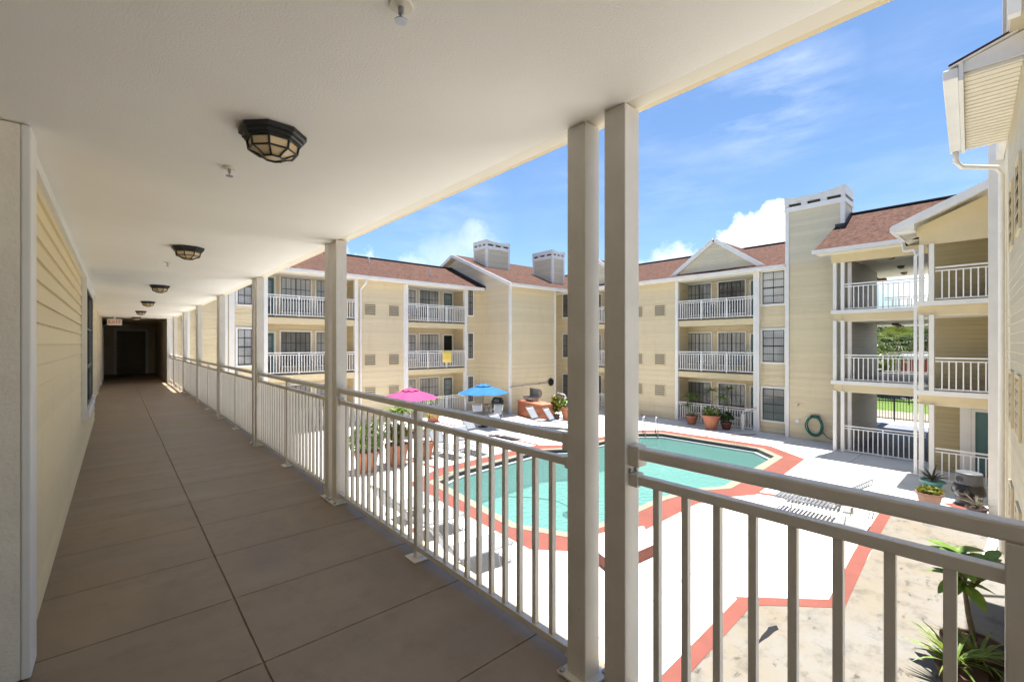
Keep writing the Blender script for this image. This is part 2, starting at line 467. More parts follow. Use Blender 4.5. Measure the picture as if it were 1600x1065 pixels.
for A, B in ((COPE, POOL),):
    m.add([(x, y, .012) for x, y in A]+[(x, y, .012) for x, y in B]+[(x, y, -.03) for x, y in A]+[(x, y, -.03) for x, y in B],
          [f for i in range(n) for f in ((i, (i+1) % n, n+(i+1) % n, n+i), (2*n+i, 3*n+i, 3*n+(i+1) % n, 2*n+(i+1) % n),
           (i, 2*n+i, 2*n+(i+1) % n, (i+1) % n), (n+i, n+(i+1) % n, 3*n+(i+1) % n, 3*n+i))])
struct('pool_coping', m, 'coping')
def wallring(poly, z0, z1):
    m = MB(); n = len(poly)
    return m.add([(x, y, z0) for x, y in poly]+[(x, y, z1) for x, y in poly], [(i, (i+1) % n, n+(i+1) % n, n+i) for i in range(n)])
PCX, PCY = 13.6, 9.5
LEDGE = [(x+(PCX-x)*.016, y+(PCY-y)*.034) for x, y in POOL]
struct('pool_tile_band', wallring(POOL, -.14, -.03), 'tile_navy')
m = ring(POOL, LEDGE, -.14); m.add([(x, y, -.14) for x, y in LEDGE]+[(x, y, -.30) for x, y in LEDGE], [(i, (i+1) % n, n+(i+1) % n, n+i) for i in range(n)])
struct('pool_waterline_ledge', m, 'tile_white')
m = wallring(POOL, -1.25, -.14); m.add([(x, y, -1.25) for x, y in POOL], [tuple(range(len(POOL)))])
struct('pool_basin', m, 'pool_plaster')
struct('pool_water', sheet(LEDGE, -.21), 'pool_water', up=True)
m = MB()
for y_ in (4.1, 14.6, 17.4, 20.2):
    m.add([(2, y_, .003), (24, y_, .003), (24, y_+.014, .003), (2, y_+.014, .003)], [(0, 1, 2, 3)])
for x_ in (4.2, 22.1):
    m.add([(x_, 3.2, .0035), (x_+.014, 3.2, .0035), (x_+.014, 23.8, .0035), (x_, 23.8, .0035)], [(0, 1, 2, 3)])
struct('deck_joint', m, 'joint_grey')
# steps platform corner with painted riser beside the pool
m = sheet([(2, -1.5), (15.0, -1.5), (15.0, 2.22), (11.6, 2.04), (8.98, 1.95), (7.95, 2.96), (2, 2.78)], .004)
struct('weathered_concrete', m, 'old_concrete')
def strip(pts, w, z=.006):
    m = MB()
    for (a, b) in zip(pts, pts[1:]):
        d = Vector((b[0]-a[0], b[1]-a[1])); d.normalize(); s_ = Vector((-d.y, d.x))*w/2; e = d*w/2
        m.add([(a[0]+s_.x-e.x*.0, a[1]+s_.y, z), (a[0]-s_.x, a[1]-s_.y, z), (b[0]-s_.x+e.x, b[1]-s_.y+e.y, z), (b[0]+s_.x+e.x, b[1]+s_.y+e.y, z)], [(0, 1, 2, 3)])
        z += .0015
    return m
struct('painted_deck_edge', strip([(15.0, 2.28), (11.6, 2.17), (9.02, 2.02), (7.96, 3.06), (2.2, 2.88)], .24), 'red_paint')
for pts in ([(14.0, 5.05), (15.0, 2.4)], [(6.55, 9.6), (3.2, 9.0)], [(13.6, 13.7), (13.3, 17.0)], [(13.4, 19.2), (13.4, 22.2)], [(20.8, 9.8), (22.9, 8.4)], [(8.4, 13.5), (8.0, 16.5)]):
    struct('painted_deck_strip', strip(pts, .2), 'red_paint')
struct('painted_strip_by_wall', strip([(16.3, .45), (16.9, 1.05)], .5), 'red_paint')
# raised corner by the pool: white top, red painted riser
tri = [(7.10, 6.12), (7.12, 5.5), (6.95, 5.06), (8.25, 4.95), (8.9, 5.6), (8.2, 5.95)]
struct('raised_deck_corner', MB().prism(tri, .006, .24), 'deck_white')
m = MB()
for a, b in zip(tri, tri[1:5]):
    d = Vector((b[0]-a[0], b[1]-a[1], 0)).normalized(); o_ = Vector((d.y, -d.x, 0))*-.004
    for sgn in (1, -1):
        pass
    nrm = Vector((d.y, -d.x, 0))
    if nrm.dot(Vector((a[0]-8, a[1]-5.7, 0))) < 0: nrm = -nrm
    p = Vector((a[0], a[1], 0))+nrm*.006; q = Vector((b[0], b[1], 0))+nrm*.006
    m.add([(p.x, p.y, .007), (q.x, q.y, .007), (q.x, q.y, .242), (p.x, p.y, .242)], [(0, 1, 2, 3)])
struct('raised_corner_riser', m, 'red_paint')
# dark crack patch in the weathered concrete
m = MB(); pts = []
for i in range(9):
    t_ = i/8; w = (.055*t_**1.5*(i < 8)+.006+rnd.uniform(0, .022)*(2 < i < 8))
    pts.append((6.78+.84*t_, 2.52-.04*t_, w))
m.add([(x-w*.5, y+w, .008) for x, y, w in pts]+[(x+w*.5, y-w, .008) for x, y, w in pts], [(i, i+1, 9+i+1, 9+i) for i in range(8)])
struct('concrete_crack', m, 'fence_black')
# depth marker tiles set in the coping
for (x, y, ang, lb) in ((19.98, 10.3, R(-90), 'beige depth marker tile on the far coping nearer the pool ladder'),
                        (20.0, 7.9, R(-90), 'beige depth marker tile on the far coping nearer the hose corner'),
                        (8.15, 12.50, R(25), 'beige depth marker tile on the left end of the pool coping')):
    t_ = thing('depth_marker', lb, 'marker', (x, y, .012), ang, 'depth markers on the pool coping')
    MB().box(-.36, .36, -.1, .1, .001, .012).build('tile', 'marker_tile', t_)
    mm = MB(); xx = -.28
    for w in (.05, .0, .07, .06, .05, .07, .06): 
        if w: mm.box(xx, xx+w*.9, -.045, .05, .0125, .0135)
        xx += w+.03
    mm.build('lettering', 'marker_ink', t_)
# pool ladder
t_ = thing('pool_ladder', 'chrome pool ladder with two hooped handrails at the far pool edge', 'ladder', (19.30, 11.72, 0), R(41))
for sgn in (-.3, .3):
    pts = [(.62, sgn, 0), (.62, sgn, .45), (.58, sgn, .68), (.45, sgn, .80), (.30, sgn, .74), (.12, sgn, .3), (-.02, sgn, 0), (-.1, sgn, -.4), (-.1, sgn, -1.2)]
    MB().tube([(-x+.3, y, z) for x, y, z in pts][::1] if False else [(x, y, z) for x, y, z in pts], .024, 10).build('handrail', 'steel', t_, smooth=True)
for z in (-.32, -.6, -.9):
    MB().box(-.16, -.04, -.28, .28, z-.015, z+.015).build('rung', 'steel', t_)

# ------------------------------------------------------------------ walkway (our own wing)
CZ = 5.316
m = MB(); ys = [2.36+.705*k for k in range(-9, 30)]
m.box(-1.4, 1.72, -5, 21.9, 2.60, 2.830); m.box(-9, -1.401, -5, 2.94, 2.60, 2.839)
for a, b in zip(ys, ys[1:]):
    for x0, x1 in ((-1.4, .515), (.525, 1.72)):
        g_ = .0035 if a < 4 else .0022 if a < 7 else .0012; m.box(x0, x1, a+g_, b-g_, 2.828, 2.840)
struct('walkway_floor', m, 'walk_floor', bevel=0)
W = thing('apartment_wing', 'covered walkway wing with yellow lap siding and a long cream ceiling', 'building', (-.33, 3, 0))
# siding wall: real lapped boards
m = MB(); z = F2-.02
while z < CZ-.06:
    h = min(.117, CZ-.04-z)
    m.hexa([(-.60, 3.02, z), (-.322, 3.02, z), (-.322, 12.2, z), (-.60, 12.2, z)],
           [(-.60, 3.02, z+h), (-.338, 3.02, z+h), (-.338, 12.2, z+h), (-.60, 12.2, z+h)])
    z += .117
m.build('siding_wall', 'siding_near', W, world=True)
m = MB().box(-.60, -.43, 12.2, 22.4, F2, CZ); m.build('recessed_wall', 'siding_near', W, world=True)
m = MB().box(-.338, -.306, 3.02, 12.2, CZ-.075, CZ-.002); m.build('ceiling_trim', 'white_trim', W, world=True)
# end face of the wall: two wood boards with a white edge strip
m = MB(); m.box(-.95, -.505, 2.93, 3.015, F2+.012, CZ-.004); m.build('end_board', 'board_taupe', W, world=True, bevel=.004)
m = MB(); m.box(-.50, -.318, 2.925, 3.015, F2+.012, CZ-.004); m.build('end_board', 'board_taupe', W, world=True, bevel=.004)
m = MB(); m.box(-.317, -.285, 2.92, 3.10, F2+.012, CZ-.004); m.build('corner_strip', 'white_trim', W, world=True, bevel=.006)
m = MB().box(-8.9, -.96, 2.95, 3.1, F2, CZ); m.box(-1.5, -1.4, -5, 2.95, F2, CZ); m.build('light_block_wall', 'siding_shaded_taupe', W, world=True)  # unseen wall closing the left opening, added dark to keep light off posts
m = MB().box(-1.5, 1.548, -5.1, 21.9, CZ, CZ+.25); m.box(-9, -1.501, -5.1, 2.94, CZ+.001, CZ+.25); m.build('ceiling', 'ceiling_paint', W, world=True)
m = MB().box(1.558, 1.64, -5.1, 21.9, CZ+.008, CZ+.25); m.build('edge_trim', 'white_soffit', W, world=True)
m = MB().box(1.643, 1.68, -5.1, 21.9, CZ+.014, CZ+.33); m.build('fascia_board', 'panel_beige', W, world=True)
m = MB().box(1.72, 1.76, -5, 21.9, 2.50, 2.835); m.build('floor_edge', 'panel_beige', W, world=True)
m = MB().box(-9, 1.60, -5.1, 21.85, CZ+.26, EZ); m.build('upper_storey', 'siding_beige', W, world=True)
m = MB().slabface([(2.45, -5.3, 8.1), (2.45, 17.4, 8.1), (-6, 17.4, 11.4), (-6, -5.3, 11.4)], .16)  # unseen eave shaped for light: shades the near walk, lets sun in beyond
m.slabface([(2.05, 17.4, 8.18), (2.05, 24.5, 8.18), (-6, 24.5, 11.4), (-6, 17.4, 11.4)], .16)
m.build('roof', 'shingle_y', W, world=True)
m = MB().box(-9, 1.35, -5, 21.9, 0, 2.58); m.build('lower_storey', 'siding_beige', W, world=True)
# enclosed far end of the walkway
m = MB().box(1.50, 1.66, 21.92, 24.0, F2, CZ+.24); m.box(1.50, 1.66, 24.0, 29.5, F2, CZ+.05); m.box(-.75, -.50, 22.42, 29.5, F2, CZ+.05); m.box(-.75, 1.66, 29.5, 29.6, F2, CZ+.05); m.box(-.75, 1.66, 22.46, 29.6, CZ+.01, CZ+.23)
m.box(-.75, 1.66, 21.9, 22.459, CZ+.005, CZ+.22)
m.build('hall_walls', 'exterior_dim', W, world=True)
struct('hall_floor', MB().box(-.75, 1.7, 21.91, 29.6, 2.6, 2.838), 'walk_floor')
m = MB().box(1.47, 1.60, 21.85, 21.92, F2, CZ-.004); m.build('hall_post', 'white_trim', W, world=True)
m = MB().box(-.58, -.40, 22.25, 22.42, F2, CZ-.004); m.build('hall_post', 'white_trim', W, world=True)
m = MB().box(-.44, -.405, 18.2, 18.35, F2, CZ-.004); m.build('hall_post', 'white_trim', W, world=True)
m = MB().box(-.48, -.40, 24.0, 24.1, F2, CZ-.3); m.box(-.48, -.40, 25.1, 25.2, F2, CZ-.3); m.box(-.48, -.40, 24.0, 25.2, CZ-.38, CZ-.3); m.build('door_frame', 'white_trim', W, world=True)
m = MB().box(-.10, .0, 29.4, 29.49, F2, F2+2.15); m.box(1.12, 1.22, 29.4, 29.49, F2, F2+2.15); m.box(-.10, 1.22, 29.4, 29.49, F2+2.15, F2+2.25); m.build('door_frame', 'white_trim', W, world=True)
m = MB().box(.02, 1.10, 29.44, 29.48, F2, F2+2.13); m.build('door', 'siding_shaded_taupe', W, world=True)

def grid_mb(F, u0, u1, n, z0, z1, cols, rows, w=.026, mid=None):
    m = MB()
    for i in range(1, cols):
        u = u0+(u1-u0)*i/cols; ww = w*(2.2 if mid and i == mid else 1)
        m.fbox(F, u-ww/2, u+ww/2, n, n+.012, z0, z1)
    for j in range(1, rows):
        zz = z0+(z1-z0)*j/rows; ww = w*(2.0 if (j == rows//2 and not mid) or (mid and j == 1) else 1)
        m.fbox(F, u0, u1, n+.0125, n+.022, zz-ww/2, zz+ww/2)
    for (a, b, c, d) in ((u0, u0+.03, z0, z1), (u1-.03, u1, z0, z1), (u0, u1, z0, z0+.04), (u0, u1, z1-.03, z1)):
        m.fbox(F, a, b, n+.0225, n+.03, c, d)
    return m
def window(par, F, u0, u1, z0, z1, cols=2, rows=4, pane='pane_blinds', mid=None, n0=0., fw=.09, name='window', trim='white_trim'):
    m = MB()
    m.fbox(F, u0, u0+fw, n0+.002, n0+.05, z0, z1); m.fbox(F, u1-fw, u1, n0+.002, n0+.05, z0, z1)
    m.fbox(F, u0+fw, u1-fw, n0+.002, n0+.048, z1-fw, z1); m.fbox(F, u0-.02, u1+.02, n0+.002, n0+.07, z0-.03, z0+fw*.7)
    w = m.build(name, trim, par, world=True)
    a, b, c, d = u0+fw, u1-fw, z0+fw*.7, z1-fw
    MB().fbox(F, a, b, n0+.002, n0+.008, c, d).build('pane', pane, w, ) if False else None
    child(MB().fbox(F, a, b, n0+.002, n0+.008, c, d), 'pane', pane, w, par)
    child(grid_mb(F, a, b, n0+.009, c, d, cols, rows, mid=mid), 'muntin_grid', 'dark_muntin', w, par)
    return w
def child(mb, name, mat, part, root):
    """sub-part: built in world space, hung under part (which sits at its root's origin)"""
    mi = PM[root.name].inverted(); mb.v = [tuple(mi @ Vector(p)) for p in mb.v]
    o = mb.build(name, mat, part); return o
def door(par, F, u0, u1, z0, z1, leaf='door_teal', glass=True, n0=0., cols=3, rows=4):
    fw = .09; m = MB()
    m.fbox(F, u0, u0+fw, n0+.002, n0+.06, z0, z1); m.fbox(F, u1-fw, u1, n0+.002, n0+.06, z0, z1); m.fbox(F, u0+fw, u1-fw, n0+.002, n0+.058, z1-fw, z1)
    d = m.build('door', 'white_trim', par, world=True)
    child(MB().fbox(F, u0+fw, u1-fw, n0+.002, n0+.02, z0, z1-fw), 'door_leaf', leaf, d, par)
    if glass:
        child(MB().fbox(F, u0+fw+.1, u1-fw-.1, n0+.021, n0+.026, z0+.55, z1-fw-.12), 'pane', 'pane_blinds', d, par)
        child(grid_mb(F, u0+fw+.1, u1-fw-.1, n0+.027, z0+.55, z1-fw-.12, cols, rows), 'muntin_grid', 'door_teal', d, par)
        child(MB().fbox(F, u0+fw+.03, u0+fw+.07, n0+.021, n0+.07, z0+.95, z0+1.07), 'handle', 'steel', d, par)
    return d
def vent(par, F, u0, u1, z0, z1):
    m = MB(); fw = .05
    m.fbox(F, u0-fw, u0, .002, .03, z0-fw, z1+fw); m.fbox(F, u1, u1+fw, .002, .03, z0-fw, z1+fw); m.fbox(F, u0, u1, .002, .028, z1, z1+fw); m.fbox(F, u0, u1, .002, .028, z0-fw, z0)
    v = m.build('louver_vent', 'panel_beige', par, world=True)
    child(MB().fbox(F, u0, u1, .002, .006, z0, z1), 'opening', 'vent_dark', v, par)
    m = MB(); k = 5; h = (z1-z0)/k
    for i in range(k):
        zz = z0+h*i
        a = [F(u0, .008, zz+h*.55), F(u1, .008, zz+h*.55), F(u1, .028, zz+h*.02), F(u0, .028, zz+h*.02)]
        b = [F(u0, .008, zz+h*.72), F(u1, .008, zz+h*.72), F(u1, .028, zz+h*.19), F(u0, .028, zz+h*.19)]
        m.hexa(a, b)
    child(m, 'slat_panel', 'vent_slat', v, par)
# left wall window of the walkway
FW = frame(-.33, 0, R(90))   # u = +Y, n = +X
window(W, FW, 7.75, 10.0, 3.42, 5.18, 4, 3, 'pane_dim', fw=.11)

# ceiling lights
def ceiling_light(name='ceiling_light'):
    t_ = thing(name, 'x', 'lamp', (0, 0, 0)); t_.scale = (.86, .86, .74)
    o8 = R(22.5)
    MB().lathe([(.165, 0), (.165, -.028), (.15, -.034), (.15, -.05), (.138, -.056), (.138, -.064)], n=8, a0=o8).build('canopy', 'black_metal', t_)
    MB().lathe([(.122, -.062), (.112, -.118), (.10, -.124), (.045, -.152), (.03, -.155)], n=8, a0=o8).build('glass', 'lens_glass', t_)
    m = MB(); prof = [(.127, -.06), (.117, -.12), (.05, -.158)]
    for k in range(8):
        a = o8+k*math.pi/4
        pt = [(r*math.cos(a), r*math.sin(a), z) for r, z in prof]
        b_ = (.095*math.cos(a), .095*math.sin(a), -.145)
        m.tube([pt[0], pt[1]], .006, 6); m.tube([pt[1], (.09*math.cos(a), .09*math.sin(a), -.131), pt[2]], .005, 6)
    for r, z, rr in ((.127, -.066, .007), (.117, -.12, .006), (.05, -.158, .006)):
        m.tube([(r*math.cos(o8+k*math.pi/4), r*math.sin(o8+k*math.pi/4), z) for k in range(8)], rr, 6, closed=True)
    m.build('cage', 'black_metal', t_)
    return t_
CL = ceiling_light()
nth = ['nearest', 'second nearest', 'third nearest', 'fourth nearest', 'fifth nearest', 'sixth and farthest']
for i, y in enumerate((2.29, 5.58, 9.54, 13.3, 17.3, 21.4)):
    lb = '%s octagonal black caged lamp on the walkway ceiling' % nth[i]
    if i == 0:
        CL.location = (.545, y, CZ-.001); CL['label'] = lb; CL['group'] = 'ceiling lamps along the walkway'
        PM[CL.name] = Matrix.Translation((.545, y, CZ-.001))
    else: dup(CL, (.545, y, CZ-.001), 0, lb)
SP = thing('fire_sprinkler', 'small fire sprinkler head on the ceiling beside the nearest lamp', 'sprinkler', (.47, 2.9, CZ), 0, 'sprinkler heads on the walkway ceiling')
MB().lathe([(.035, 0), (.033, -.006), (.012, -.008)], n=16).build('escutcheon', 'white_soffit', SP)
MB().lathe([(.008, -.006), (.008, -.028), (.004, -.03), (.004, -.044)], n=10).build('stem', 'bolt_steel', SP)
MB().lathe([(.004, -.043), (.018, -.045), (.018, -.048)], n=14).build('deflector', 'bolt_steel', SP)
dup(SP, (.46, 6.75, CZ), 0, 'small fire sprinkler head on the ceiling beside the second lamp')
dup(SP, (.615, 1.18, CZ), 0, 'small fire sprinkler head at the top edge of the view')
# exit sign
t_ = thing('exit_sign', 'small white exit sign with red letters hanging at the dark hall entrance', 'sign', (-.05, 21.4, CZ-.20))
MB().box(-.20, .20, -.03, .03, -.11, .11).build('housing', 'sign_face', t_, bevel=.006)
MB().box(-.025, .025, -.02, .02, .11, .20).build('mount', 'white_trim', t_)
cu = bpy.data.curves.new('exit_text', 'FONT'); cu.body = 'EXIT'; cu.size = .17; cu.extrude = .003; cu.align_x = 'CENTER'; cu.align_y = 'CENTER'
to = bpy.data.objects.new('tmp_text', cu); COL.objects.link(to)
dg = bpy.context.evaluated_depsgraph_get(); me = bpy.data.meshes.new_from_object(to.evaluated_get(dg)); bpy.data.objects.remove(to)
me.materials.clear(); me.materials.append(MATS['sign_red'])
lo = bpy.data.objects.new('lettering', me); COL.objects.link(lo); lo.parent = t_; lo.location = (0, -.034, 0); lo.rotation_euler = (R(90), 0, 0)

# posts
POSTX = 1.59
def make_post():
    p = thing('walkway_post', 'x', 'post', (0, 0, 0))
    MB().box(-.05, .05, -.052, .052, .012, CZ-F2-.0).build('shaft', 'alu_cream', p, bevel=.004)
    MB().box(-.085, .085, -.085, .085, .001, .014).build('base_plate', 'alu_cream', p, bevel=.003)
    for sx in (-1, 1):
        for sy in (-1, 1):
            MB().lathe([(.014, .014), (.014, .022), (.008, .028)], (sx*.068, sy*.068, 0), 10).build('bolt', 'bolt_steel', p)
    return p
PO = make_post(); first = True
words = ['nearest', 'second', 'third', 'fourth', 'fifth', 'sixth', 'seventh']
for i in range(-1, 7):
    for j, y in enumerate((1.106+3.176*i, 1.312+3.176*i)):
        if i == -1: 
            if j == 0: continue
            y = -1.11; lb = 'cream square walkway post just outside the right edge of the view'
        else: lb = 'cream square walkway post, %s one of the %s pair from the camera' % (('right', 'left')[j], words[i])
        if y > 21: continue
        if first:
            PO.location = (POSTX, y, F2); PO['label'] = lb; PO['group'] = 'posts along the walkway edge'; PM[PO.name] = Matrix.Translation((POSTX, y, F2)); first = False
        else: dup(PO, (POSTX, y, F2), 0, lb)
# walkway railings
BAL = MB().box(-.0125, .0125, -.0125, .0125, .088, .94)
def make_rail(L, posts, bal, label, y0, half=None):
    t_ = thing('walkway_railing', label, 'railing', (POSTX, y0, F2), 0, 'railing panels along the walkway')
    MB().box(-.026, .026, 0, L, 1.035, 1.082).build('top_rail', 'alu_cream', t_, bevel=.008)
    MB().box(-.019, .019, 0, L, .932, .968).build('middle_rail', 'alu_cream', t_, bevel=.003)
    MB().box(-.019, .019, 0, L, .055, .092).build('bottom_rail', 'alu_cream', t_, bevel=.003)
    for yy, h, z in ((.0, .06, 1.0585), (L, .06, 1.0585)):
        s_ = 1 if yy == 0 else -1
        MB().box(-.033, .033, *sorted((yy, yy+s_*.05)), 1.005, 1.09).build('bracket', 'alu_cream', t_, bevel=.006)
        MB().box(-.026, .026, *sorted((yy, yy+s_*.04)), .922, .976).build('bracket', 'alu_cream', t_, bevel=.004)
        MB().box(-.026, .026, *sorted((yy, yy+s_*.04)), .045, .1).build('bracket', 'alu_cream', t_, bevel=.004)
        for q in (-1, 1):
            MB().tube([(-.02+.04*(q > 0), yy+s_*.001, .985), (-.02+.04*(q > 0), yy+s_*.012, .985)], .009, 8).build('screw', 'bolt_steel', t_)
    for p in posts:
        MB().box(-.025, .025, p-.024, p+.024, .012, 1.035).build('newel', 'alu_cream', t_, bevel=.003)
        MB().box(-.07, .07, p-.07, p+.07, .001, .012).build('foot_plate', 'alu_cream', t_, bevel=.003)
    me = None
    for b in bal:
        if me is None:
            o = BAL.build('baluster', 'alu_cream', t_); me = o.data
        else:
            o = bpy.data.objects.new('baluster', me); COL.objects.link(o); o.parent = t_
        o.location = (0, b, 0)
    return t_
Lb = 4.23-1.364
def bals(L, c):
    out = []; k = c+.1175
    while k < L-.05: out.append(k); k += .1175
    k = c-.1175
    while k > .05: out.append(k); k -= .1175
    return out
labs = ['between the nearest and second post pairs', 'between the second and third post pairs', 'between the third and fourth post pairs',
        'between the fourth and fifth post pairs', 'between the fifth and sixth post pairs', 'between the sixth and seventh post pairs', 'at the far end of the walkway']
R0 = make_rail(Lb, [Lb/2], bals(Lb, Lb/2), 'cream metal railing panel '+labs[0], 1.364)
for i in range(1, 6): dup(R0, (POSTX, 1.364+3.176*i, F2), 0, 'cream metal railing panel '+labs[i])
make_rail(21.85-20.42, [], bals(21.85-20.42, .7), 'cream metal railing panel '+labs[6], 20.42)
make_rail(2.11, [1.055], bals(2.11, 1.055), 'cream metal railing panel nearest the camera at the right', -1.056)

# ------------------------------------------------------------------ balcony railings (white)
BB = MB().box(-.015, .015, -.015, .015, .09, .94)
bbm = [None]
def balcony_rail(p, q, z, label, step=.128):
    p, q = Vector((p[0], p[1])), Vector((q[0], q[1])); L = (q-p).length; ang = math.atan2(q.y-p.y, q.x-p.x)
    t_ = thing('balcony_railing', label, 'railing', (p.x, p.y, z), ang, 'white railings round the courtyard')
    MB().box(0, L, -.022, .022, 1.03, 1.075).build('top_rail', 'alu_white', t_)
    MB().box(0, L, -.018, .018, .935, .968).build('middle_rail', 'alu_white', t_)
    MB().box(0, L, -.018, .018, .06, .095).build('bottom_rail', 'alu_white', t_)
    k = max(1, round(L/1.35))
    for i in range(1, k):
        MB().box(L*i/k-.022, L*i/k+.022, -.022, .022, .0, 1.03).build('newel', 'alu_white', t_)
    nb = int(L/step)
    for i in range(1, nb):
        if bbm[0] is None:
            o = BB.build('baluster', 'alu_white', t_); bbm[0] = o.data
        else:
            o = bpy.data.objects.new('baluster', bbm[0]); COL.objects.link(o); o.parent = t_
        o.location = (L*i/nb, 0, 0)
    return t_

def gutter(par, F, u0, u1, n, z, ends=True):
    m = MB(); m.fbox(F, u0, u1, n-.11, n, z-.14, z-.005); m.fbox(F, u0, u1, n-.135, n-.112, z-.20, z-.02)
    return m.build('gutter', 'white_trim', par, world=True)

# ------------------------------------------------------------------ far wing (faces -Y), plane Y = 24
A = thing('apartment_building', 'far three storey beige wing with two stacked balcony bays and brown shingle roof', 'building', (10, 24, 0))
FA = frame(0, 24, 0)      # u = X, n towards -Y
m = MB()
for u0, u1 in ((1.66, 5.28), (9.93, 12.74), (17.22, 18.3)):
    m.fbox(FA, u0, u1, -.2, 0, 0, EZ-.12)
m.fbox(FA, 1.66, 18.3, -1.72, -1.5, 0, EZ-.12)
for u in (5.16, 9.93, 12.62, 17.22): m.fbox(FA, u, u+.12, -1.5, -.2, 0, EZ-.12)
m.build('wall', 'siding_beige', A, world=True)
for u0, u1, in ((5.28, 9.93), (12.74, 17.22)):
    for z in (F2, F3):
        MB().fbox(FA, u0, u1, -1.5, .03, z-.36, z-.05).build('balcony_beam', 'panel_beige', A, world=True)
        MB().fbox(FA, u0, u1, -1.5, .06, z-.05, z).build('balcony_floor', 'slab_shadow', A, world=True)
    MB().fbox(FA, u0, u1, -1.5, .1, EZ-.17, EZ-.12).build('balcony_ceiling', 'white_soffit', A, world=True)
for u0, u1 in ((5.28, 5.46), (9.72, 9.90), (12.74, 12.94), (17.02, 17.2)):
    MB().fbox(FA, u0, u1, -.12, .08, 0, EZ-.17).build('corner_post', 'white_trim', A, world=True)
for u0, u1, bay in ((5.46, 9.72, 'left'), (12.94, 17.02, 'right')):
    for z, fl in ((0, 'ground floor'), (F2, 'middle floor'), (F3, 'top floor')):
        a, b = FA(u0, .02, z), FA(u1, .02, z)
        balcony_rail(a, b, z, 'white balcony railing, %s of the far wing, %s bay' % (fl, bay))
FAi = frame(0, 25.5, 0)
for fl, z in enumerate((0, F2, F3)):
    door(A, FAi, 5.55, 6.18, z, z+2.15, 'door_teal')
    window(A, FAi, 6.34, 7.98, z+.3, z+2.22, 6, 3, ('pane_blinds', 'pane_dim', 'pane_pale')[fl], mid=3)
    window(A, FAi, 8.12, 9.3, z+.3, z+2.22, 4, 3, 'pane_blinds', mid=2)
    window(A, FAi, 13.3, 14.36, z+.5, z+2.15, 3, 3, 'pane_pale')
    window(A, FAi, 14.50, 16.06, z+.3, z+2.2, 6, 3, ('pane_pale', 'pane_pale', 'pane_blinds')[fl], mid=3)
    door(A, FAi, 16.30, 17.15, z, z+2.15, ('door_teal', 'dark_opening', 'door_teal')[fl], glass=(fl != 1))  # middle floor leaf is black, painting in the dark of an open doorway
    window(A, FA, 4.12, 5.14, z+.44, z+2.28, 3, 4, 'pane_blinds')
    window(A, FA, 17.24, 17.78, z+.5, z+2.25, 2, 4, 'pane_dim', fw=.07)
    for u in (10.30, 11.74): vent(A, FA, u, u+.62, (1.3, 3.12, 5.93)[fl], (1.9, 3.72, 6.53)[fl])
for x_, y_ in ((7.2, 25.6), (11.6, 26.4), (15.2, 25.2)):
    zz_ = 8.02+(y_-23.35)*.429; MB().lathe([(.05, -.1), (.05, .28), (.065, .28), (.065, .33)], (x_, y_, zz_), 12).build('roof_vent', 'cap_metal', A, world=True)
m = MB().slabface([(1.0, 23.35, 8.02), (18.28, 23.35, 8.02), (18.28, 27.5, 9.80), (1.0, 27.5, 9.80)], .10)
m.slabface([(1.0, 27.5, 9.80), (18.28, 27.5, 9.80), (18.28, 32, 7.9), (1.0, 32, 7.9)], .10)
rf = m.build('roof', 'shingle_x', A, world=True)
child(MB().bar((1.0, 27.5, 9.83), (18.28, 27.5, 9.83), .3, .05), 'ridge_cap', 'metal_flash', rf, A)
MB().fbox(FA, 1.7, 18.2, 0, .52, EZ-.12, EZ-.075).build('soffit', 'white_soffit', A, world=True)
gutter(A, FA, 1.0, 18.25, .66, 8.03)
def downspout(par, pts, name='downspout'):
    m = MB(); 
    for a, b in zip(pts, pts[1:]): m.bar(a, b, .085, .07)
    return m.build(name, 'white_trim', par, world=True)
downspout(A, [(10.15, 23.42, 7.85), (10.15, 23.42, 7.66), (10.05, 23.92, 7.35), (10.05, 23.92, .15)])
MB().fbox(FA, 12.66, 12.735, 0, .05, 0, EZ-.17).build('trim_board', 'white_trim', A, world=True)
for a_, b_ in ((2.12, 2.40), (2.62, 2.80), (3.56, 3.81), (3.86, 4.08)): MB().fbox(FA, a_, b_, 0.001, .07, 0, EZ-.17).build('trim_board', 'white_trim', A, world=True)
# towel over the middle railing
m = MB(); N = 9
for i in range(N):
    for j in range(8):
        pass
vs = []; fs = []; path = [(-.03, .45), (-.035, .8), (-.03, 1.06), (0, 1.085), (.03, 1.06), (.037, .85), (.034, .6), (.036, .32)]
for i in range(N):
    for k, (d, z) in enumerate(path):
        vs.append((i*.085, d+.008*math.sin(i*1.3+k)*(k != 3), z+.004*math.sin(i*.9)))
for i in range(N-1):
    for k in range(len(path)-1): fs.append((i*8+k, (i+1)*8+k, (i+1)*8+k+1, i*8+k+1))
o = MB().add(vs, fs).build('beach_towel', 'towel_yellow', smooth=True); o.location = (15.35, 23.98, F2); o.scale = (1, -1, 1)
md = o.modifiers.new('thick', 'SOLIDIFY'); md.thickness = .008
tag(o, 'yellow beach towel hung over the middle balcony railing of the far wing', 'towel')

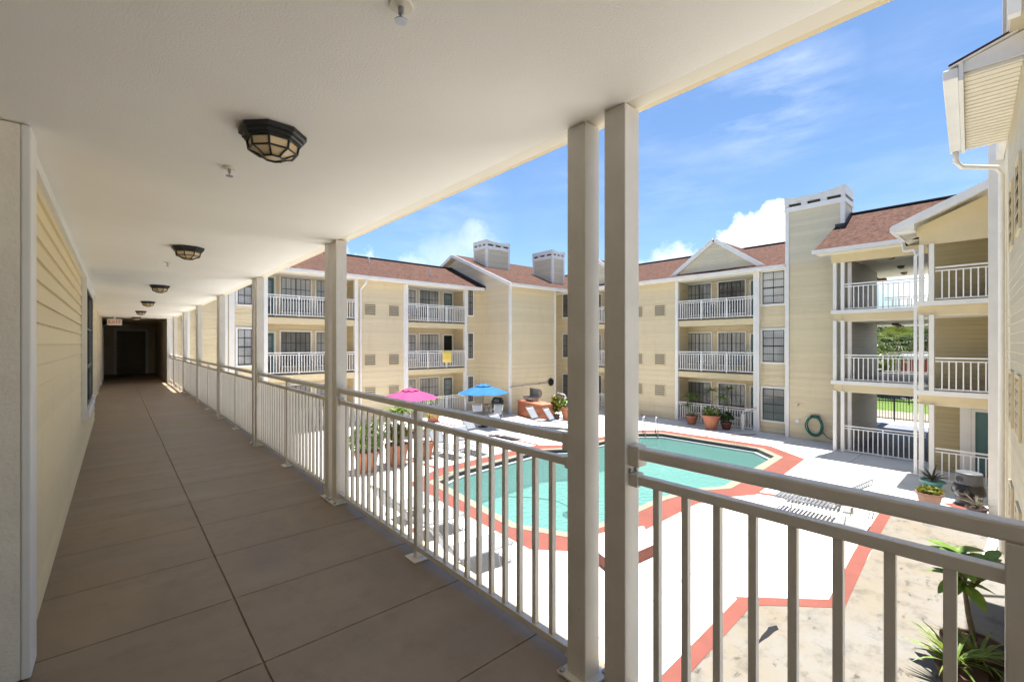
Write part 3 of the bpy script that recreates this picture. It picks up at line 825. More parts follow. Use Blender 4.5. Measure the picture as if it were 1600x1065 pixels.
# ------------------------------------------------------------------ gabled block with two chimneys
D = thing('gabled_block', 'windowless beige block with a side gable, standing behind the brick grill', 'building', (20, 21, 0))
m = MB().box(18.3, 22.4, 20.9, 33, 0, 7.96)
m.build('wall', 'siding_beige', D, world=True)
sl = .42
g = [(20.86, 7.962), (26.7, 7.962+.42*5.84), (32.5, 7.962)]
MB().add([(18.25, y, z) for y, z in g]+[(18.42, y, z) for y, z in g], [(0, 1, 2), (5, 4, 3), (0, 3, 4, 1), (1, 4, 5, 2), (2, 5, 3, 0)]).build('gable_wall', 'siding_pale', D, world=True)
m = MB(); mu = MB()
m.roofplate(mu, [(17.9, 20.35, 8.02), (26, 20.35, 8.02), (26, 26.7, 10.68), (17.9, 26.7, 10.68)])
m.roofplate(mu, [(17.9, 26.7, 10.68), (26, 26.7, 10.68), (26, 33, 8.03), (17.9, 33, 8.03)])
rf = m.build('roof', 'shingle_x', D, world=True); child(mu, 'soffit', 'white_soffit', rf, D)
m = MB(); m.bar((17.88, 20.35, 7.93), (17.88, 26.7, 10.59), .05, .22); m.bar((17.88, 33, 7.93), (17.88, 26.7, 10.59), .05, .22); m.build('rake_board', 'white_trim', D, world=True)
MB().bar((18.23, 23.3, 8.04), (18.23, 27.5, 9.86), .04, .16).build('flashing', 'metal_flash', D, world=True)
FD = frame(0, 20.9, 0)
gutter(D, FD, 17.9, 24.0, .66, 8.03)
MB().fbox(FD, 18.3, 22.4, 0, .52, 7.965, 8.01 - .02).build('soffit', 'white_soffit', D, world=True)
m = MB().box(18.27, 18.42, 20.87, 21.02, 0, 7.95); m.build('corner_trim', 'white_trim', D, world=True)
m = MB().box(22.28, 22.43, 20.87, 20.9, 0, 7.95); m.build('corner_trim', 'white_trim', D, world=True)
def chimney(par, x0, x1, y0, y1, zb, zt, name='chimney', cap=.42):
    c = MB().box(x0, x1, y0, y1, zb, zt).build(name, 'siding_pale', par, world=True)
    m = MB(); e = .03; w = .13
    for x, y in ((x0, y0), (x1, y0), (x0, y1), (x1, y1)):
        sx = -1 if x == x0 else 1; sy = -1 if y == y0 else 1
        child(MB().box(*sorted((x+sx*e, x-sx*w)), *sorted((y+sy*e, y-sy*w)), zb, zt-.2), 'corner_trim', 'white_trim', c, par)
    child(MB().box(x0-.05, x1+.05, y0-.05, y1+.05, zt-.2, zt+.02), 'top_band', 'white_trim', c, par)
    child(MB().box(x0+.06, x1-.06, y0+.06, y1-.06, zt+.02, zt+.2), 'flue_slot', 'vent_dark', c, par)
    m = MB(); n_ = 8
    for (a, b, yy, ax) in ((x0, x1, y0, 0), (x0, x1, y1, 0), (y0, y1, x0, 1), (y0, y1, x1, 1)):
        for k in range(4):
            q = a+(b-a)*k/3
            lo, hi = q-.1, q+.1
            lo = max(lo, a-.04); hi = min(hi, b+.04)
            lg = MB().box(lo, hi, yy-.045, yy+.045, zt+.021, zt+.14) if ax == 0 else MB().box(yy-.043, yy+.043, lo, hi, zt+.022, zt+.139)
            child(lg, 'cap_leg', 'cap_metal', c, par)
    vs = []; N = 10
    for i in range(N+1):
        t_ = i/N; zz = zt+cap-.10*math.sin(math.pi*t_)
        x = x0-.05+(x1-x0+.1)*t_
        vs += [(x, y0-.05, zt+.145), (x, y1+.05, zt+.145), (x, y0-.05, zz), (x, y1+.05, zz)]
    fs = [(0, 1, 3, 2), (4*N, 4*N+2, 4*N+3, 4*N+1)]
    for i in range(N):
        a, b = 4*i, 4*i+4
        fs += [(a, b, b+1, a+1), (a+2, a+3, b+3, b+2), (a, a+2, b+2, b), (a+1, b+1, b+3, a+3)]
    child(MB().add(vs, fs), 'cap', 'cap_metal', c, par)
    return c
chimney(D, 18.95, 21.0, 24.1, 25.5, 9.4, 11.05)
chimney(D, 23.0, 24.2, 21.75, 23.7, 8.4, 10.55)

# ------------------------------------------------------------------ right-hand wing (faces -X), plane X = 24
B = thing('balcony_wing', 'beige three storey wing with front gables over its stacked white balconies', 'building', (24, 14, 0))
FB = frame(24, 0, R(-90))   # u = -Y ; n towards -X
def fb(y0, y1): return (-max(y0, y1), -min(y0, y1))
m = MB()
for y0, y1 in ((13.02, 16.4), (7.22, 8.66), (20.75, 24.2)):
    m.fbox(FB, *fb(y0, y1), -.2, 0, 0, EZ-.1)
m.fbox(FB, -24.2, -7.2, -1.72, -1.5, 0, EZ-.1)
for y in (13.02, 8.54, 16.4-.12, 20.75): m.fbox(FB, -y-.12, -y, -1.5, -.2, 0, EZ-.1)
m.build('wall', 'siding_beige', B, world=True)
FBi = frame(25.5, 0, R(-90))
for y0, y1, bay in ((8.66, 13.02, 'right'), (16.4, 20.75, 'left')):
    for z in (F2, F3):
        MB().fbox(FB, *fb(y0, y1), -1.5, .03, z-.36, z-.05).build('balcony_beam', 'panel_beige', B, world=True)
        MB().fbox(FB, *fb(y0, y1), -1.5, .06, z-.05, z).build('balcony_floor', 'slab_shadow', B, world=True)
    MB().fbox(FB, *fb(y0, y1), -1.5, .1, EZ-.15, EZ-.1).build('balcony_ceiling', 'white_soffit', B, world=True)
    for yy in (y0, y1-.17):
        MB().fbox(FB, -yy-.17, -yy, -.12, .08, 0, EZ-.15).build('corner_post', 'white_trim', B, world=True)
    for z, fl in ((0, 'ground floor'), (F2, 'middle floor'), (F3, 'top floor')):
        balcony_rail(FB(-y1+.17, .02, 0), FB(-y0-.17, .02, 0), z, 'white balcony railing, %s of the wing beyond the pool, %s bay' % (fl, bay))
    yc = (y0+y1)/2
    for fl, z in enumerate((0, F2, F3)):
        window(B, FBi, *fb(yc+.75, yc+2.3), z+.3, z+2.2, 6, 3, ('pane_dim', 'pane_pale', 'pane_blinds')[fl], mid=3)
        window(B, FBi, *fb(yc-1.1, yc+.48), z+.3, z+2.2, 6, 3, ('pane_dim', 'pane_blinds', 'pane_dim')[fl], mid=3)
        door(B, FBi, *fb(yc-2.0, yc-1.25), z, z+2.1, 'door_teal')
    # gable over the bay
    hw = 2.42; pk = 9.93; yc -= .08
    MB().add([(x, yc+s_*hw, 8.12) for x in (23.86, 24.0) for s_ in (-1, 1)]+[(23.86, yc, pk-.12), (24.0, yc, pk-.12)],
             [(0, 1, 4), (3, 2, 5), (0, 4, 5, 2), (1, 3, 5, 4), (0, 2, 3, 1)]).build('gable_wall', 'siding_pale', B, world=True)
    m = MB(); mu = MB()
    for s_ in (-1, 1):
        a = yc+s_*(hw+.18); zl = 8.12-.05
        m.roofplate(mu, [(23.80, yc, pk), (23.80, a, zl), (28, a, zl), (28, yc, pk)])
    rg = m.build('gable_roof', 'shingle_y', B, world=True); child(mu, 'soffit', 'white_soffit', rg, B)
    m = MB()
    for s_ in (-1, 1): m.bar((23.78, yc, pk-.06), (23.78, yc+s_*(hw+.18), 8.12-.11), .05, .22)
    child(m, 'rake_board', 'white_trim', rg, B)
for fl, z in enumerate((0, F2, F3)):
    window(B, FB, *fb(7.36, 8.50), z+.55, z+2.26, 2, 4, ('pane_dim', 'pane_blinds', 'pane_pale')[fl])
    window(B, FB, *fb(20.95, 21.7), z+.5, z+2.25, 2, 4, 'pane_dim')
    for y in (13.70, 15.18): vent(B, FB, *fb(y, y+.63), (1.28, 3.10, 5.97)[fl], (1.90, 3.72, 6.59)[fl])
m = MB().slabface([(23.38, 7.27, 8.05), (23.38, 25.0, 8.05), (28.0, 25.0, 9.98), (28.0, 7.27, 9.98)], .10)
m.slabface([(25.0, 5.0, 8.727), (25.0, 7.26, 8.727), (28.0, 7.26, 9.98), (28.0, 5.0, 9.98)], .10)
m.slabface([(28.0, 5.0, 9.98), (28.0, 25.0, 9.98), (33, 25, 8), (33, 5, 8)], .1)
rf = m.build('roof', 'shingle_y', B, world=True)
child(MB().bar((28, 5, 10.0), (28, 25, 10.0), .3, .05), 'ridge_cap', 'metal_flash', rf, B)
MB().fbox(FB, -24.0, -7.25, 0, .5, EZ-.1, EZ-.05).build('soffit', 'white_soffit', B, world=True)
gutter(B, FB, -24.5, -7.25, .66, 8.06)
MB().fbox(FB, -8.60, -8.50, .12, .24, 0, EZ-.1).build('downspout', 'white_trim', B, world=True)
MB().box(24.0, 31, 7.25, 24, 0, .01).build('floor', 'grey_floor', B, world=True)

# ------------------------------------------------------------------ chimney tower
T = thing('chimney_tower', 'wide full height chimney tower clad in siding, with wavy metal cap', 'chimney', (23.5, 6.2, 0))
MB().box(23.5, 24.9, 5.0, 7.21, 0, 7.97).build('lower_shaft', 'siding_beige', T, world=True)
MB().box(23.47, 24.9, 5.0, 7.22, 7.972, 10.62).build('upper_shaft', 'siding_pale', T, world=True)
for q in ((23.44, 23.60, 7.10, 7.25, 0), (23.44, 23.6, 4.97, 5.12, 8.6), (24.78, 24.93, 4.97, 5.02, 8.6)): MB().box(*q, 10.45).build('corner_trim', 'white_trim', T, world=True)
MB().box(23.41, 24.96, 4.94, 7.28, 10.45, 10.66).build('top_band', 'white_trim', T, world=True)
MB().box(23.55, 24.8, 5.1, 7.1, 10.661, 10.84).build('flue_slot', 'vent_dark', T, world=True)
for k in range(4):
    q = 4.98+2.25*k/3
    for xa, xb in ((23.43, 23.53), (24.83, 24.93)): MB().box(xa, xb, max(4.96, q-.12), min(7.26, q+.12), 10.662, 10.80).build('cap_leg', 'cap_metal', T, world=True)
vs = []; N = 12
for i in range(N+1):
    t_ = i/N; y = 4.94+2.34*t_; zz = 11.14-.13*math.sin(math.pi*t_)+.06*(1-t_)
    vs += [(23.41, y, 10.80), (24.96, y, 10.80), (23.41, y, zz), (24.96, y, zz)]
fs = [(0, 1, 3, 2), (4*N, 4*N+2, 4*N+3, 4*N+1)]
for i in range(N):
    a, b = 4*i, 4*i+4; fs += [(a, b, b+1, a+1), (a+2, a+3, b+3, b+2), (a, a+2, b+2, b), (a+1, b+1, b+3, a+3)]
MB().add(vs, fs).build('cap', 'cap_metal', T, world=True)

# ------------------------------------------------------------------ breezeway building
C = thing('breezeway_building', 'three storey open breezeway with white posts, right of the chimney tower', 'building', (22, 3, 0))
CB = 30.2
for z in (F2, F3):
    MB().box(22.0, CB, 2.2, 5.02, z-.40, z-.03).build('floor_slab', 'panel_beige', C, world=True)
    MB().box(21.93, CB, 2.2, 5.05, z-.03, z+.0).build('floor_deck', 'grey_floor', C, world=True)
    MB().box(21.86, 21.95, 2.2, 5.10, z-.13, z+.02).build('edge_trim', 'white_trim', C, world=True)
    MB().box(22.05, CB, 2.2, 4.9, z-.44, z-.402).build('breezeway_ceiling', 'white_soffit', C, world=True)
MB().box(22.05, CB, 1.2, 4.9, 7.80, 7.9).build('breezeway_ceiling', 'white_soffit', C, world=True)
MB().box(21.9, 22.05, 2.2, 5.1, 7.62, 7.95).build('eave_beam', 'panel_beige', C, world=True)
MB().box(22.35, 27.6, 4.56, 5.0, 0.0, 7.8).build('inner_wall', 'siding_shaded_taupe', C, world=True)
MB().box(22.35, 27.6, 1.9, 2.1, 0.0, 7.8).build('inner_wall', 'siding_shaded_taupe', C, world=True)
for y, x in ((4.98, 21.98), (4.72, 21.98), (4.56, 22.32)):
    for z0, z1 in ((0, F2-.40), (F2, F3-.40), (F3, 7.63)):
        MB().box(x-.06, x+.06, y-.06, y+.06, z0+.001, z1).build('post', 'white_trim', C, world=True)
for z0 in (0, F2, F3):
    lb = {0: 'ground floor', F2: 'middle floor', F3: 'top floor'}[z0]
    balcony_rail((21.98, 4.66), (21.98, 2.25), z0, 'white railing across the breezeway opening, %s' % lb, .15)
    if z0: balcony_rail((CB-.1, 4.66), (CB-.1, 2.25), z0, 'white railing at the far end of the breezeway, %s' % lb, .15)
# post fixing bolts
m = MB()
for z in (F2-.28, F3-.28, 7.70):
    for k in range(4): m.box(21.915, 21.918, 4.705, 4.735, z-.06*k+.09, z-.06*k+.115)
m.build('fixing_bolts', 'bolt_steel', C, world=True)
# front section
for z in (F2, F3):
    MB().box(19.42, 22.0, .55, 2.16, z-.42, z-.03).build('landing_slab', 'panel_beige', C, world=True)
    MB().box(19.33, 21.9, .5, 2.2, z-.03, z+.0).build('landing_floor', 'grey_floor', C, world=True)
    MB().box(19.28, 19.38, .5, 2.22, z-.13, z+.02).build('edge_trim', 'white_trim', C, world=True)
    MB().box(19.38, 21.86, 2.12, 2.22, z-.13, z+.015).build('edge_trim', 'white_trim', C, world=True)
    MB().box(19.5, 21.2, .55, 2.1, z-.46, z-.421).build('landing_ceiling', 'white_soffit', C, world=True)
MB().box(19.5, 22, .55, 2.1, 7.78, 7.86).build('landing_ceiling', 'white_soffit', C, world=True)
MB().box(21.2, 21.35, .5, 2.1, 0, 7.8).build('back_wall', 'siding_shaded_olive', C, world=True)
MB().box(19.45, 21.3, .3, .5, 0, 8.6).build('side_wall', 'siding_beige', C, world=True)
for x, y in ((19.36, 2.08), (19.36, 1.84)):
    for z0, z1 in ((0, F2-.42), (F2, F3-.42), (F3, 7.5)):
        MB().box(x-.065, x+.065, y-.06, y+.06, z0+.001, z1).build('post', 'white_trim', C, world=True)
for z0 in (0, F2, F3):
    lb = {0: 'ground floor', F2: 'middle floor', F3: 'top floor'}[z0]
    balcony_rail((19.36, 1.76), (19.36, .5), z0, 'white railing of the projecting stair landing, %s' % lb, .15)
MB().box(19.40, 19.52, .5, 2.14, 7.5, 7.80).build('eave_beam', 'panel_beige', C, world=True)
MB().add([(19.40, 2.2, 7.802), (19.40, .2, 7.802), (19.40, .2, 8.95), (19.40, 2.2, 8.08), (19.52, 2.2, 7.802), (19.52, .2, 7.802), (19.52, .2, 8.95), (19.52, 2.2, 8.08)],
         [(0, 1, 2, 3), (7, 6, 5, 4), (0, 3, 7, 4), (3, 2, 6, 7), (2, 1, 5, 6), (1, 0, 4, 5)]).build('gable_wall', 'panel_beige', C, world=True)
FC = frame(21.2, 0, R(-90))
door(C, FC, -1.05, -.52, 0, 2.2, 'door_teal', glass=False)
MB().fbox(FC, -1.32, -1.06, .001, .03, 0, 2.3).build('trim_board', 'white_trim', C, world=True)
m = MB().slabface([(21.35, 5.58, 8.12), (24.7, 5.02, 10.1), (24.7, 5.0, 10.1), (24.7, -1, 10.1), (21.35, -1, 8.12)], .09) if False else MB()
m.slabface([(21.32, 5.55, 8.14), (23.46, 5.3, 9.42), (23.46, 4.96, 9.42), (24.6, 4.96, 10.1), (24.6, -2, 10.1), (21.32, -2, 8.14)], .09)
m.slabface([(24.95, 5.0, 9.9), (24.95, -2, 9.9), (29, -2, 8), (29, 5, 8)], .09)
m.slabface([(24.61, 4.96, 10.1), (24.61, -2, 10.1), (24.95, -2, 9.9), (24.95, 4.96, 9.9)], .09)
rf = m.build('roof', 'shingle_y', C, world=True)
child(MB().bar((24.62, 4.95, 10.12), (24.62, -2, 10.12), .3, .05), 'ridge_cap', 'metal_flash', rf, C)
child(MB().bar((23.42, 5.3, 9.46), (23.42, 4.97, 9.46), .06, .12), 'flashing', 'metal_flash', rf, C)
child(MB().bar((23.46, 4.955, 9.47), (24.6, 4.955, 10.15), .06, .12), 'flashing', 'metal_flash', rf, C)
m = MB(); mu = MB(); m.roofplate(mu, [(18.86, 2.72, 8.10), (23, 2.72, 8.10), (23, -.3, 9.42), (18.86, -.3, 9.42)])
lr = m.build('landing_roof', 'shingle_x', C, world=True); child(mu, 'soffit', 'white_soffit', lr, C)
MB().bar((18.84, 2.72, 8.02), (18.84, -.3, 9.34), .05, .24).build('rake_board', 'white_trim', C, world=True)
MB().box(18.9, 19.40, .3, 2.66, 7.86, 7.9).build('soffit', 'white_soffit', C, world=True) if False else None
MB().add([(18.88, 2.66, 7.93), (19.40, 2.66, 7.93), (19.40, 2.2, 7.93), (18.88, 2.2, 7.93), (18.88, 2.66, 8.02), (19.40, 2.66, 8.02), (19.40, 2.2, 8.22), (18.88, 2.2, 8.22)],
         [(3, 2, 1, 0), (4, 5, 6, 7), (0, 1, 5, 4), (1, 2, 6, 5), (2, 3, 7, 6), (3, 0, 4, 7)]).build('eave_return', 'white_trim', C, world=True)
MB().box(18.9, 21.2, 2.68, 2.80, 7.97, 8.11).build('gutter', 'white_trim', C, world=True)
MB().box(21.22, 21.34, 2.82, 5.6, 7.99, 8.13).build('gutter', 'white_trim', C, world=True)
MB().box(21.36, 21.9, 2.8, 5.5, 7.95, 7.99).build('soffit', 'white_soffit', C, world=True)
downspout(C, [(21.1, 2.76, 7.95), (21.0, 2.7, 7.62), (19.55, 2.26, 7.40), (19.46, 2.2, 7.2)])
downspout(C, [(19.5, 2.24, 7.2), (19.5, 2.24, .1)])
for x, y, z in ((22.95, 3.35, 7.80), (26.2, 3.5, 7.80), (28.6, 3.7, 7.80), (25.6, 3.6, F3-.44), (27.3, 3.75, F3-.44), (29.2, 3.9, F3-.44), (20.2, .95, 7.78)):
    lb = 'dark caged lamp under the breezeway ceiling'
    lbs = {22.95: 'nearest caged lamp on the top breezeway ceiling', 26.2: 'middle caged lamp on the top breezeway ceiling', 28.6: 'farthest caged lamp on the top breezeway ceiling',
           25.6: 'nearest caged lamp on the middle breezeway ceiling', 27.3: 'second caged lamp on the middle breezeway ceiling', 29.2: 'third caged lamp on the middle breezeway ceiling',
           20.2: 'caged lamp on the top landing ceiling beside the tall corner post'}
    dup(CL, (x, y, z-.001), 0, lbs[x], 'caged lamps in the breezeway')
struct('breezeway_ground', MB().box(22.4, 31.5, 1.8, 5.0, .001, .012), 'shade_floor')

# ------------------------------------------------------------------ near right building (wall slightly skewed)
RA = math.atan(.052)
RB = thing('siding_building', 'cream sided building along the right edge with louvered vents and overhanging eave', 'building', (12.2, .138, 0), RA)
c_, s_ = math.cos(RA), math.sin(RA)
FR = lambda u, n, z: (12.2+u*c_-n*s_, .138+u*s_+n*c_, z)
m = MB().fbox(FR, -6.2, 2.55, -3, 0, 0, 8.05); m.build('wall', 'siding_cream', RB, world=True)
m = MB().fbox(FR, -3.35, .02, .002, .55, 8.05, 8.09)
sf = m.build('soffit', 'white_soffit', RB, world=True)
m = MB()
for k in range(22):
    u = -3.3+k*.152; m.fbox(FR, u, u+.10, .01, .545, 8.038, 8.0495)
child(m, 'soffit_ribs', 'white_soffit', sf, RB)
MB().fbox(FR, -3.40, .05, .552, .60, 7.99, 8.24).build('fascia', 'white_trim', RB, world=True)
MB().fbox(FR, -3.40, .08, .602, .76, 8.04, 8.19).build('gutter', 'white_trim', RB, world=True, bevel=.015)
MB().add([FR(-3.38, .55, 8.10), FR(-3.38, -1.6, 8.10), FR(-3.38, -1.6, 8.90), FR(-3.38, .55, 8.24), FR(-3.30, .55, 8.10), FR(-3.30, -1.6, 8.10), FR(-3.30, -1.6, 8.90), FR(-3.30, .55, 8.24)],
         [(0, 1, 2, 3), (7, 6, 5, 4), (0, 3, 7, 4), (3, 2, 6, 7), (2, 1, 5, 6), (1, 0, 4, 5)]).build('rake_board', 'white_trim', RB, world=True)
m = MB()
mu = MB(); m.roofplate(mu, [FR(-3.42, .70, 8.245), FR(.06, .70, 8.245), FR(.06, -3, 9.52), FR(-3.42, -3, 9.52)], .03)
rr_ = m.build('roof', 'shingle_x', RB, world=True); child(mu, 'soffit', 'white_trim', rr_, RB)
ch = MB().fbox(FR, -3.9, -2.6, -1.3, .13, 8.42, 11.6).build('chimney', 'siding_cream', RB, world=True)
child(MB().fbox(FR, -2.72, -2.56, .05, .16, 8.4, 11.6), 'corner_trim', 'white_trim', ch, RB); child(MB().fbox(FR, -3.93, -3.80, .05, .16, 8.4, 11.6), 'corner_trim', 'white_trim', ch, RB)
MB().fbox(FR, 2.42, 2.60, -.2, .04, 0, 8.0).build('corner_trim', 'white_trim', RB, world=True)
pts = [FR(.0, .68, 8.03), FR(.0, .68, 7.86), FR(.16, .60, 7.78), FR(.55, .12, 7.74), FR(.62, .06, 7.6), FR(.62, .06, .3)]
MB().tube(pts, .045, 10).build('downspout', 'white_trim', RB, world=True, smooth=True)
for z0, z1 in ((1.25, 2.0), (3.05, 3.85), (5.95, 6.9)):
    for u in (-1.5, -3.0, -5.2): vent(RB, FR, u, u+.62, z0, z1)
MB().fbox(FR, 2.6, 4.25, -.25, -.12, 0, 9.3).build('recess_wall', 'siding_beige', RB, world=True)
MB().fbox(FR, 4.25, 4.40, -.3, .16, 0, 9.5).build('tall_post', 'white_trim', RB, world=True)
MB().fbox(FR, 4.40, 7.2, -.35, .02, 0, 9.3).build('return_wall', 'siding_beige', RB, world=True)
MB().fbox(FR, 2.62, 7.2, -.10, .03, 8.9, 9.45).build('frieze_board', 'white_trim', RB, world=True)
MB().bar((13.4, .32, .43), (12.40, .45, .03), .15, .10).build('downspout_extension', 'white_trim', RB, world=True)

# ------------------------------------------------------------------ umbrellas
def umbrella(label, loc, mat, rz=0., rad=1.32, top=2.27, rim=1.80, group='patio umbrellas'):
    t_ = thing('patio_umbrella', label, 'umbrella', loc, rz, group)
    n_ = 8; vs = []; rows = 7
    for r in range(rows+1):
        q = r/rows
        for k in range(n_*4):
            a = 2*math.pi*k/(n_*4); w = abs(((k % 4)/4)-.0); edge = 1-.075*math.sin(math.pi*(k % 4)/4)
            sag = .05*math.sin(math.pi*(k % 4)/4)*q
            rr = rad*q*(1-(1-edge)*q)
            vs.append((rr*math.cos(a), rr*math.sin(a), top-(top-rim)*(q**1.12)-sag))
    fs = []; M = n_*4
    for r in range(rows):
        for k in range(M): fs.append((r*M+k, r*M+(k+1) % M, (r+1)*M+(k+1) % M, (r+1)*M+k))
    o = MB().add(vs, fs).build('canopy', mat, t_); md = o.modifiers.new('thick', 'SOLIDIFY'); md.thickness = .006
    vs = []
    for r in range(3):
        q = r/2*.30
        for k in range(M):
            a = 2*math.pi*k/M; vs.append((rad*q*math.cos(a), rad*q*math.sin(a), top+.06-(top-rim)*(q**1.12)-.02*math.sin(math.pi*(k % 4)/4)*r))
    fs = [(r*M+k, r*M+(k+1) % M, (r+1)*M+(k+1) % M, (r+1)*M+k) for r in range(2) for k in range(M)]
    MB().add(vs, fs).build('vent_cap', mat, t_)
    MB().lathe([(.02, 0), (.02, top), (.0225, top+.08), (.006, top+.12)], n=10).build('pole', 'frame_dark' if mat == 'blue_canvas' else 'white_trim', t_)
    MB().lathe([(.26, 0), (.26, .05), (.05, .09), (.035, .3)], n=20).build('base', 'bin_black', t_)
    for k in range(8):
        a = math.pi/4*k
        MB().tube([(.05*math.cos(a), .05*math.sin(a), top-.06), (rad*.97*math.cos(a), rad*.97*math.sin(a), rim-.0)], .008, 5).build('rib', 'frame_dark', t_)
    return t_
umbrella('open blue patio umbrella in front of the gabled block', (14.4, 18.6, 0), 'blue_canvas', .2, 1.32, 2.22, 1.80)
umbrella('open pink patio umbrella in front of the far wing', (10.72, 19.62, 0), 'pink_canvas', .1, 1.40, 2.16, 1.74)
t_ = thing('patio_table', 'round glass patio table under the blue umbrella', 'table', (14.4, 18.6, 0), 0)
MB().lathe([(.55, .70), (.56, .71), (.55, .725)], n=28).build('tabletop', 'frame_white', t_)
for k in range(4):
    a = math.pi/4+k*math.pi/2
    MB().tube([(.5*math.cos(a), .5*math.sin(a), 0), (.42*math.cos(a), .42*math.sin(a), .4), (.48*math.cos(a), .48*math.sin(a), .70)], .014, 6).build('leg', 'frame_dark', t_)

# ------------------------------------------------------------------ loungers and chairs
def lounger(strap=False):
    t_ = thing('sun_lounger', 'x', 'sun lounger', (0, 0, 0), 0, 'sun loungers by the pool')
    hw = .31; b0 = Vector((0, 0, .36)); ang = R(36 if strap else 55); bl = .74
    bx, bz = -bl*math.cos(ang), .36+bl*math.sin(ang)
    m = MB()
    for s_ in (-hw, hw):
        m.tube([(0, s_, .36), (1.2, s_, .35), (1.26, s_*.9, .34)], .016, 7); m.tube([(0, s_, .36), (bx, s_, bz), (bx-.03, s_*.92, bz+.02)], .016, 7)
    m.tube([(1.26, -hw*.9, .34), (1.26, hw*.9, .34)], .016, 7); m.tube([(bx-.03, -hw*.92, bz+.02), (bx-.03, hw*.92, bz+.02)], .016, 7)
    m.build('frame', 'strap_grey' if strap else 'frame_white', t_, smooth=True)
    for x in (-.12, 1.0):
        MB().tube([(x-.16, -hw-.02, .30), (x-.12, -hw-.03, .02), (x-.08, -hw-.03, .012), (x+.12, -hw-.03, .012), (x+.17, -hw-.02, .34)], .012, 6).build('leg', 'frame_white', t_)
        MB().tube([(x-.16, hw+.02, .30), (x-.12, hw+.03, .02), (x-.08, hw+.03, .012), (x+.12, hw+.03, .012), (x+.17, hw+.02, .34)], .012, 6).build('leg', 'frame_white', t_)
    def band(u0, u1, fn, name):
        m = MB()
        if strap:
            k = 14
            for i in range(k):
                a, b = u0+(u1-u0)*(i+.12)/k, u0+(u1-u0)*(i+.80)/k
                (xa, za), (xb, zb) = fn(a), fn(b)
                m.hexa([(xa, -hw, za-.012), (xb, -hw, zb-.012), (xb, hw, zb-.012), (xa, hw, za-.012)], [(xa, -hw, za+.012), (xb, -hw, zb+.012), (xb, hw, zb+.012), (xa, hw, za+.012)])
        else:
            k = 8; vs = []
            for i in range(k+1):
                for j in range(5):
                    x, z = fn(u0+(u1-u0)*i/k); y = -hw+2*hw*j/4; vs.append((x, y, z-.02*math.sin(math.pi*j/4)*math.sin(math.pi*i/k)))
            fs = [(i*5+j, (i+1)*5+j, (i+1)*5+j+1, i*5+j+1) for i in range(k) for j in range(4)]
            m.add(vs, fs)
        o = m.build(name, 'strap_grey' if strap else 'sling_white', t_, smooth=not strap)
        if not strap: md = o.modifiers.new('thick', 'SOLIDIFY'); md.thickness = .012
    band(.02, 1.22, lambda u: (u, .365), 'seat_sling')
    band(.04, bl-.03, lambda u: (-u*math.cos(ang), .365+u*math.sin(ang)), 'back_sling')
    return t_
LG = lounger(); LS = lounger(True)
spots = [(13.55, 16.2, R(-86), 'white sling lounger with raised back, right of the blue umbrella shadow'),
         (12.25, 16.7, R(-88), 'white sling lounger with raised back, left of the blue umbrella shadow'),
         (16.6, 16.9, R(-80), 'white lounger left of the tall one before the brick grill'),
         (16.95, 16.0, R(-72), 'white lounger with tallest raised back, closest in front of the brick grill'),
         (9.6, 15.2, R(-84), 'white lounger just right of the leftmost pool corner, beside a potted plant'),
         (10.7, 15.0, R(-90), 'white lounger at the pool edge, third from the left pots'),
         (5.0, 10.0, R(10), 'white lounger under the walkway rail, farthest of the three below'),
         (4.9, 8.9, R(0), 'white lounger under the walkway rail, middle of the three below'),
         (4.75, 7.1, R(-4), 'white lounger under the walkway rail, nearest of the three below')]
for i, (x, y, a, lb) in enumerate(spots):
    if i == 0:
        LG.location = (x, y, .004); LG.rotation_euler.z = a; LG['label'] = lb; PM[LG.name] = Matrix.Translation((x, y, 0)) @ Matrix.Rotation(a, 4, 'Z')
    else: dup(LG, (x, y, .004), a, lb)
LS.location = (13.25, 3.0, .01); LS.rotation_euler.z = R(92); LS['label'] = 'white strap lounger with raised headrest on the red deck edge, nearer one'
dup(LS, (14.35, 3.1, .01), R(97), 'white strap lounger lying flat on the deck edge, nearer the planter')
def chair():
    t_ = thing('patio_chair', 'x', 'chair', (0, 0, 0), 0, 'white patio chairs')
    m = MB()
    for s_ in (-.26, .26):
        m.tube([(.25, s_, 0), (.23, s_, .40), (.2, s_, .62), (-.2, s_, .62), (-.26, s_, .40), (-.3, s_, 0)], .014, 6)
        m.tube([(.22, s_, .40), (-.2, s_, .38), (-.36, s_, .86)], .014, 6)
    m.tube([(-.36, -.26, .86), (-.36, .26, .86)], .014, 6); m.build('frame', 'frame_white', t_, smooth=True)
    MB().hexa([(.22, -.25, .39), (.22, .25, .39), (-.2, .25, .37), (-.2, -.25, .37)], [(.22, -.25, .402), (.22, .25, .402), (-.2, .25, .382), (-.2, -.25, .382)]).build('seat', 'sling_white', t_)
    MB().hexa([(-.2, -.25, .38), (-.2, .25, .38), (-.355, .25, .85), (-.355, -.25, .85)], [(-.212, -.25, .376), (-.212, .25, .376), (-.367, .25, .846), (-.367, -.25, .846)]).build('backrest', 'sling_white', t_)
    return t_
CH = chair()
cs = [(15.35, 20.3, R(-120), 'white patio chair behind the blue umbrella pole, left one'), (16.1, 19.55, R(-150), 'white patio chair behind the blue umbrella pole, right one'),
      (13.9, 24.75, R(-90), 'white chair on the top right balcony of the far wing'), (7.4, 24.8, R(-70), 'white chair on the middle left balcony of the far wing'),
      (24.8, 11.6, R(180), 'white chair on the top balcony beyond the pool'), (24.8, 10.2, R(170), 'white chair on the middle balcony beyond the pool'),
      (19.7, 17.75, R(-130), 'white patio chair behind the big orange pot, right of the grill')]
